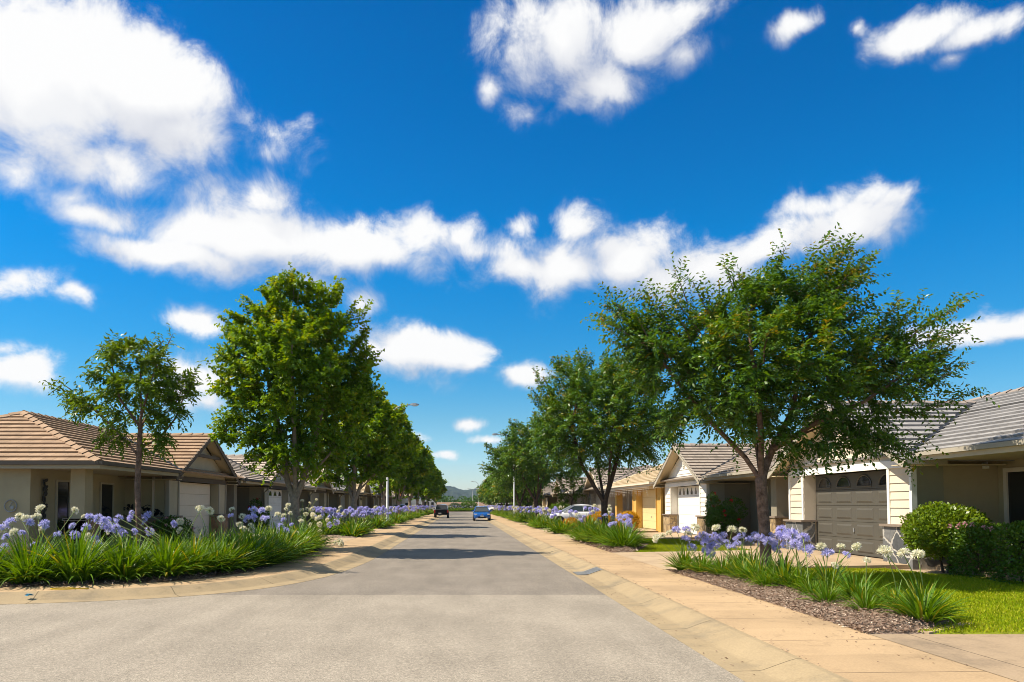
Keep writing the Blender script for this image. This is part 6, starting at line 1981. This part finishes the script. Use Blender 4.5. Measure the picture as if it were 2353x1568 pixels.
def paint(nm, c, rough=.25, metal=.0): return mat(nm, c, rough, .03, 2, metal=metal, spec=.5, coat=1.0)
blue, blackp, whitep, silver = paint('blue_car_paint', (0.0, 0.10, 0.42), .3, .3), mat('black_car_paint', (.006, .006, .008), .45, .03, 2, spec=.2), paint('white_car_paint', (.78, .78, .77), .3), paint('silver_car_paint', (.62, .63, .64), .3, .25)
cglass = mat('car_glass', (.03, .04, .04), .05, .1, 1, spec=.8)
lampm = mat('headlamp', (.75, .76, .78), .1, .05, 2, spec=.7)
redl = mat('tail_lamp', (.45, .015, .012), .2, .05, 2, spec=.6)
amber = mat('indicator_lamp', (.7, .25, .02), .2, .05, 2)
platem = mat('number_plate', (.72, .72, .66), .4, .05, 2)
hatch = [(-2.08, .62, .30, .52, .55), (-2.0, .80, .20, .62, .68), (-1.6, .87, .18, .72, .80), (-1.0, .885, .18, .84, .92), (-.3, .89, .18, .90, .95), (.8, .89, .18, .94, .97), (1.6, .88, .2, .96, .99), (2.0, .83, .26, .92, .97), (2.12, .72, .34, .80, .84)]
car('blue_hatchback', 'bright blue hatchback parked facing the camera on the right side of the street', 'car', (2.15, 76.2, .02), 0, hatch, (-1.05, -.35, 1.25, 1.95, .93, 1.47, .80, .60), .885, (-1.32, 1.30), blue, cglass,
    extras=[('grille', M['black'], (-.42, .42, -2.10, -2.03, .27, .42)), ('grille', M['black'], (-.30, .30, -2.075, -2.0, .53, .58)), ('headlight', lampm, (-.80, -.50, -2.03, -1.80, .60, .72)), ('headlight', lampm, (.50, .80, -2.03, -1.80, .60, .72)), ('number_plate', platem, (-.19, .19, -2.125, -2.103, .42, .52)), ('badge', M['metal'], (-.06, .06, -2.07, -1.98, .60, .68)), ('wiper', M['black'], (-.5, .4, -1.09, -1.06, .95, .97))])
utest = [(-2.55, .72, .42, .78, .84), (-2.4, .88, .34, .92, .98), (-1.6, .91, .32, 1.02, 1.08), (-1.0, .92, .32, 1.08, 1.12), (.7, .92, .34, 1.10, 1.12), (.72, .92, .36, 1.12, 1.13), (2.4, .92, .42, 1.12, 1.13), (2.55, .90, .45, 1.10, 1.12)]
ute = car('parked_ute', 'black ute with white cab roof parked with its tail to the camera, far left kerb', 'ute', (-2.45, 90.5, .02), 0, [(-y, w, a, b, c) for (y, w, a, b, c) in utest][::-1], (-.75, -.62, 1.2, 1.55, 1.12, 1.76, .84, .70), .93, (-1.55, 1.62), blackp, cglass, whitep, wr=.38,
    extras=[('tail_light', redl, (-.93, -.76, -2.57, -2.50, .70, 1.05)), ('tail_light', redl, (.76, .93, -2.57, -2.50, .70, 1.05)), ('number_plate', platem, (-.36, .02, -2.60, -2.565, .60, .70)), ('bumper', M['black'], (-.88, .88, -2.66, -2.56, .42, .56)), ('tailgate', blackp, (-.74, .74, -2.585, -2.555, .72, 1.09))])
ute.scale = (.94, .94, .94)
sedan = [(-2.35, .66, .32, .55, .60), (-2.25, .84, .22, .66, .72), (-1.7, .90, .2, .78, .85), (-1.05, .915, .2, .88, .95), (0, .92, .2, .92, .97), (1.2, .915, .2, .95, 1.0), (1.9, .90, .22, .97, 1.03), (2.3, .86, .28, .96, 1.02), (2.42, .74, .36, .86, .90)]
car('white_sedan', 'white sedan parked in the driveway behind the flowers on the right', 'car', (8.45, 52.4, .2), -math.pi / 2 + math.pi + math.pi, sedan, (-1.15, -.35, .85, 1.75, .96, 1.45, .82, .60), .915, (-1.42, 1.42), whitep, cglass,
    extras=[('tail_light', redl, (-.86, -.55, 2.36, 2.43, .72, .88)), ('tail_light', redl, (.55, .86, 2.36, 2.43, .72, .88)), ('headlight', lampm, (-.82, -.5, -2.32, -2.1, .62, .74)), ('headlight', lampm, (.5, .82, -2.32, -2.1, .62, .74)), ('number_plate', platem, (-.2, .2, 2.425, 2.44, .62, .73)), ('door_handle', silver, (-.945, -.92, -.2, 0, .82, .86)), ('door_handle', silver, (-.945, -.92, .75, .95, .84, .88)), ('door_handle', silver, (.92, .945, -.2, 0, .82, .86)), ('door_handle', silver, (.92, .945, .75, .95, .84, .88))])
suv = [(-2.3, .72, .42, .78, .84), (-2.2, .88, .32, .90, .96), (-1.5, .93, .3, 1.02, 1.07), (-.9, .94, .3, 1.08, 1.12), (1.9, .94, .32, 1.12, 1.14), (2.25, .90, .4, 1.10, 1.12)]
car('white_four_wheel_drive', 'white four wheel drive parked off the street behind the blue car', 'car', (6.4, 118.5, .15), -math.pi / 2, suv, (-.9, -.4, 1.9, 2.2, 1.1, 1.78, .86, .72), .94, (-1.4, 1.4), whitep, cglass, wr=.38, extras=[('headlight', lampm, (-.84, -.55, -2.25, -2.1, .82, .95)), ('headlight', lampm, (.55, .84, -2.25, -2.1, .82, .95)), ('roof_rack', M['black'], (-.6, .6, -.2, 1.7, 1.85, 1.9))])
car('silver_hatchback', 'silver hatchback roof showing above the flowers, left of the motorhome', 'car', (-9.2, 112.5, .2), math.pi / 2, hatch, (-1.05, -.35, 1.25, 1.95, .93, 1.47, .80, .60), .885, (-1.32, 1.30), silver, cglass, extras=[('headlight', lampm, (-.80, -.50, -2.03, -1.80, .60, .72)), ('headlight', lampm, (.50, .80, -2.03, -1.80, .60, .72))])
# motorhome standing across a driveway on the left
r = thing('white_motorhome', 'long white motorhome parked side on across a left driveway near the far end', 'motorhome', (-7.2, 125.6, .2))
x0, x1 = -10.3, -4.3
prof = [(x0, .55), (x0, 2.75), (x1 - 1.5, 2.75), (x1 - .75, 2.55), (x1 - .25, 2.05), (x1, 1.4), (x1, .75), (x1 - .1, .5)]
mb = MB()
f, b_ = [(x, 124.6, z) for x, z in prof], [(x, 126.7, z) for x, z in prof]
mb.face(f); mb.face(b_[::-1])
for k in range(len(prof)): mb.face([f[k], f[(k + 1) % len(prof)], b_[(k + 1) % len(prof)], b_[k]])
mb.build('body', whitep, r)
for a, b, c, d, nm in ((-9.7, -9.1, 1.45, 2.0, 'window'), (-7.8, -6.9, 1.1, 1.75, 'window'), (-6.4, -5.55, .75, 2.2, 'door'), (-5.2, -4.75, 1.55, 2.1, 'window')):
    mb = MB(); mb.box(a, b, 124.57, 124.597, c, d); mb.build(nm, cglass if nm == 'window' else M['glass'], r)
mb = MB(); mb.box(x0 + .1, x1 - 1.2, 124.58, 124.598, .95, 1.0); mb.build('stripe', M['metal'], r)
for wx in (-8.9, -5.2):
    mb = MB(); mb.tube([(wx, 124.58, .55), (wx, 124.9, .55)], .38, 18); wo = mb.build('wheel', M['black'], r)
    mb = MB(); mb.disc((wx, 124.57, .55), (0, -1, 0), .22); mb.build('rim', M['metal'], wo)

# ------------------------------------------------------------------ person with a white hat beside the motorhome
def skin_person(loc):
    me = bpy.data.meshes.new('person')
    J = {'pel': (0, 0, .95, .14), 'wai': (0, 0, 1.10, .125), 'che': (0, -.01, 1.32, .155), 'nec': (0, -.01, 1.47, .06), 'hed': (0, -.03, 1.60, .09), 'top': (0, -.02, 1.70, .075),
         'lh': (-.10, 0, .88, .09), 'lk': (-.11, -.04, .50, .065), 'la': (-.11, .01, .09, .045), 'lt': (-.12, -.14, .05, .04), 'rh': (.10, 0, .88, .09), 'rk': (.11, .02, .50, .065), 'ra': (.12, .06, .09, .045), 'rt': (.13, -.09, .05, .04),
         'ls': (-.19, 0, 1.40, .06), 'le': (-.25, -.02, 1.14, .045), 'lw': (-.24, -.16, .94, .032), 'lf': (-.23, -.22, .87, .03), 'rs': (.19, 0, 1.40, .06), 're': (.26, -.03, 1.14, .045), 'rw': (.22, -.22, 1.02, .032), 'rf': (.19, -.28, .99, .03)}
    E = ['pel wai', 'wai che', 'che nec', 'nec hed', 'hed top', 'pel lh', 'lh lk', 'lk la', 'la lt', 'pel rh', 'rh rk', 'rk ra', 'ra rt', 'che ls', 'ls le', 'le lw', 'lw lf', 'che rs', 'rs re', 're rw', 'rw rf']
    K = list(J)
    me.from_pydata([J[k][:3] for k in K], [tuple(K.index(q) for q in e.split()) for e in E], [])
    o = bpy.data.objects.new('person', me); COL.objects.link(o)
    md = o.modifiers.new('skin', 'SKIN')
    for k, sv in zip(K, me.skin_vertices[0].data):
        sv.radius = (J[k][3], J[k][3] * .8)
        sv.use_root = k == 'pel'
    ss = o.modifiers.new('sub', 'SUBSURF'); ss.levels = ss.render_levels = 2
    o.location = loc
    me.materials.append(mat('skin', (.45, .26, .18), .6, .05, 3))
    tag(o, 'person in a white hat and dark red top standing beside the white motorhome', 'person')
    mb = MB(); cl = mat('dark_red_cloth', (.12, .025, .03), .9, .1, 8)
    mb.tube([(0, 0, .86), (0, 0, 1.0), (0, 0, 1.15), (0, -.01, 1.3), (0, -.01, 1.42), (0, -.01, 1.48)], [.185, .18, .165, .195, .20, .075], 16); 
    for s in (-1, 1): mb.tube([(s * .17, 0, 1.41), (s * .25, -.02, 1.18)], [.085, .07], 10)
    c = mb.build('shirt', cl, None, True); c.parent = o
    mb = MB(); dk = mat('dark_trousers', (.03, .03, .045), .9, .1, 8)
    for s, k, a in ((-1, (-.11, -.04, .5), (-.11, .01, .12)), (1, (.11, .02, .5), (.12, .06, .12))): mb.tube([(s * .09, 0, .95), k, a], [.115, .085, .07], 12)
    c = mb.build('trousers', dk, None, True); c.parent = o
    mb = MB(); mb.tube([(0, -.02, 1.655), (0, -.02, 1.662)], .17, 20); mb.tube([(0, -.02, 1.66), (0, -.02, 1.75), (0, -.02, 1.78)], [.105, .10, .06], 18)
    c = mb.build('hat', M['white_paint'], None, True); c.parent = o
    mb = MB(); mb.tube([(0, -.105, 1.615), (0, -.135, 1.595), (0, -.11, 1.575)], [.008, .016, .01], 6)
    c = mb.build('nose', me.materials[0], None, True); c.parent = o


skin_person((-6.25, 116.5, .2))

# ------------------------------------------------------------------ small things on the ground
r = thing('drain_grate', 'slotted metal drain grate set in the right kerb', 'drain', (2.98, 17.3, .05))
mb = MB()
def kz(x): return float(np.interp(x - EDGE, [0, .3, .34, .58, .66, .72], [.004, .012, .02, .105, .128, .13]))
xs = [2.72, 2.93, 2.99, 3.23, 3.31]
for a, b in zip(xs[:-1], xs[1:]):
    for yy in (16.95, 17.62):
        mb.face([(a, yy, kz(a) + .012), (b, yy, kz(b) + .012), (b, yy + .05, kz(b) + .012), (a, yy + .05, kz(a) + .012)])
mb.build('frame', M['metal'], r)
mb = MB()
for k in range(11):
    yy = 17.02 + k * .053
    for a, b in zip(xs[:-1], xs[1:]):
        mb.face([(a, yy, kz(a) + .010), (b, yy, kz(b) + .010), (b, yy + .032, kz(b) + .010), (a, yy + .032, kz(a) + .010)])
mb.build('bars', M['metal'], r)
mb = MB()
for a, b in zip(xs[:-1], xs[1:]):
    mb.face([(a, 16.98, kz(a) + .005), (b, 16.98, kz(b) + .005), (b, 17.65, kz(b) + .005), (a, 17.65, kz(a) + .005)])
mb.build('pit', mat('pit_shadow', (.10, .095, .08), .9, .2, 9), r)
yel = mat('yellow_marking_paint', (.62, .42, .03), .8, .25, 9)
mb = MB(); mb.tube([(-7.15 + .22 * math.cos(t), 13.02 + .10 * math.sin(t), .146) for t in np.linspace(.5, 6.0, 22)], .012, 4)
mb.tube([(-6.95, 12.98, .146), (-6.72, 13.06, .147)], .012, 4)
tag(mb.build('paint_mark', yel), 'worn yellow paint mark on the left footpath', 'paint mark')
mb = MB(); rg = random.Random(2)
wr_ = mat('blue_plastic', (.02, .25, .45), .4, .2, 10)
c = Vector((-7.42, 12.42, .09))
pts = [c + Vector((rg.uniform(-.08, .08), rg.uniform(-.06, .06), rg.uniform(0, .05))) for _ in range(9)]
for k in range(14): mb.face(rg.sample(pts, 3))
tag(mb.build('plastic_wrapper', wr_), 'crumpled blue plastic wrapper on the left kerb', 'litter')
mb = MB(); mb.tube([(5.12, 8.95, .2), (5.42, 8.86, .2)], .016, 8); mb.tube([(5.40, 8.866, .2), (5.47, 8.845, .2)], .024, 10)
tag(mb.build('irrigation_pipe', mat('pale_plastic', (.68, .66, .60), .5, .1, 5)), 'white capped irrigation pipe lying on the near mulch tip', 'pipe')
mb = MB(); mb.hexa([(5.45, 8.46, .12), (6.45, 9.12, .12), (6.38, 9.22, .12), (5.38, 8.56, .12), (5.45, 8.46, .165), (6.45, 9.12, .165), (6.38, 9.22, .165), (5.38, 8.56, .165)])
tag(mb.build('edging', M['drive']), 'short concrete edging between mulch tip and lawn', 'edging')
# fallen leaves and bark scraps scattered on the paths
rng = np.random.default_rng(9)
n = 1500
y = np.concatenate([rng.uniform(6.8, 30, 500), rng.uniform(6.8, 40, 600), rng.uniform(12, 26, 400)])
x = np.concatenate([4.75 - np.abs(rng.normal(0, .35, 500)), 3.37 + rng.normal(0, .035, 300), 2.68 + np.abs(rng.normal(0, .12, 300)), np.interp(y[1100:], [12, 14, 16.5, 20, 26], [-7.5, -5.3, -4.3, -4.5, -4.7]) + np.abs(rng.normal(0, .35, 400))])
zz = np.where(x > 3.3, .147, np.where(x > 0, .018, .147))
pos = np.stack([x, y, zz], 1)
keep = ~((x < 0) & (y < 14))
pos = pos[keep]; n = len(pos)
ax = nrmz(np.stack([rng.normal(size=n), rng.normal(size=n), rng.normal(size=n) * .15], 1))
v = leaf_verts(pos, ax, nrmz(np.stack([rng.normal(size=n) * .3, rng.normal(size=n) * .3, np.ones(n)], 1)), rng.uniform(.015, .05, n), rng.uniform(.01, .022, n), .1)
tag(link('leaf_litter', np_mesh('leaf_litter', v, 4, rng.uniform(0, .7, n), M['chips'])), kind='stuff')

# ------------------------------------------------------------------ distant air
HAZE = 0.00009
mb = MB(); mb.box(-2500, 2500, -60, 3400, -1.2, 74)
hz = mb.build('haze', None) if False else link('haze', mb.mesh('haze', []))
hm = bpy.data.materials.new('haze'); hm.use_nodes = True
nt = hm.node_tree
for q in list(nt.nodes):
    if q.type != 'OUTPUT_MATERIAL': nt.nodes.remove(q)
pv = nt.nodes.new('ShaderNodeVolumePrincipled')
pv.inputs['Color'].default_value = (.55, .76, 1.0, 1)
pv.inputs['Density'].default_value = HAZE
pv.inputs['Anisotropy'].default_value = 0.2
nt.links.new(pv.outputs[0], [q for q in nt.nodes if q.type == 'OUTPUT_MATERIAL'][0].inputs['Volume'])
hz.data.materials.clear(); hz.data.materials.append(hm)
tag(hz, kind='stuff')
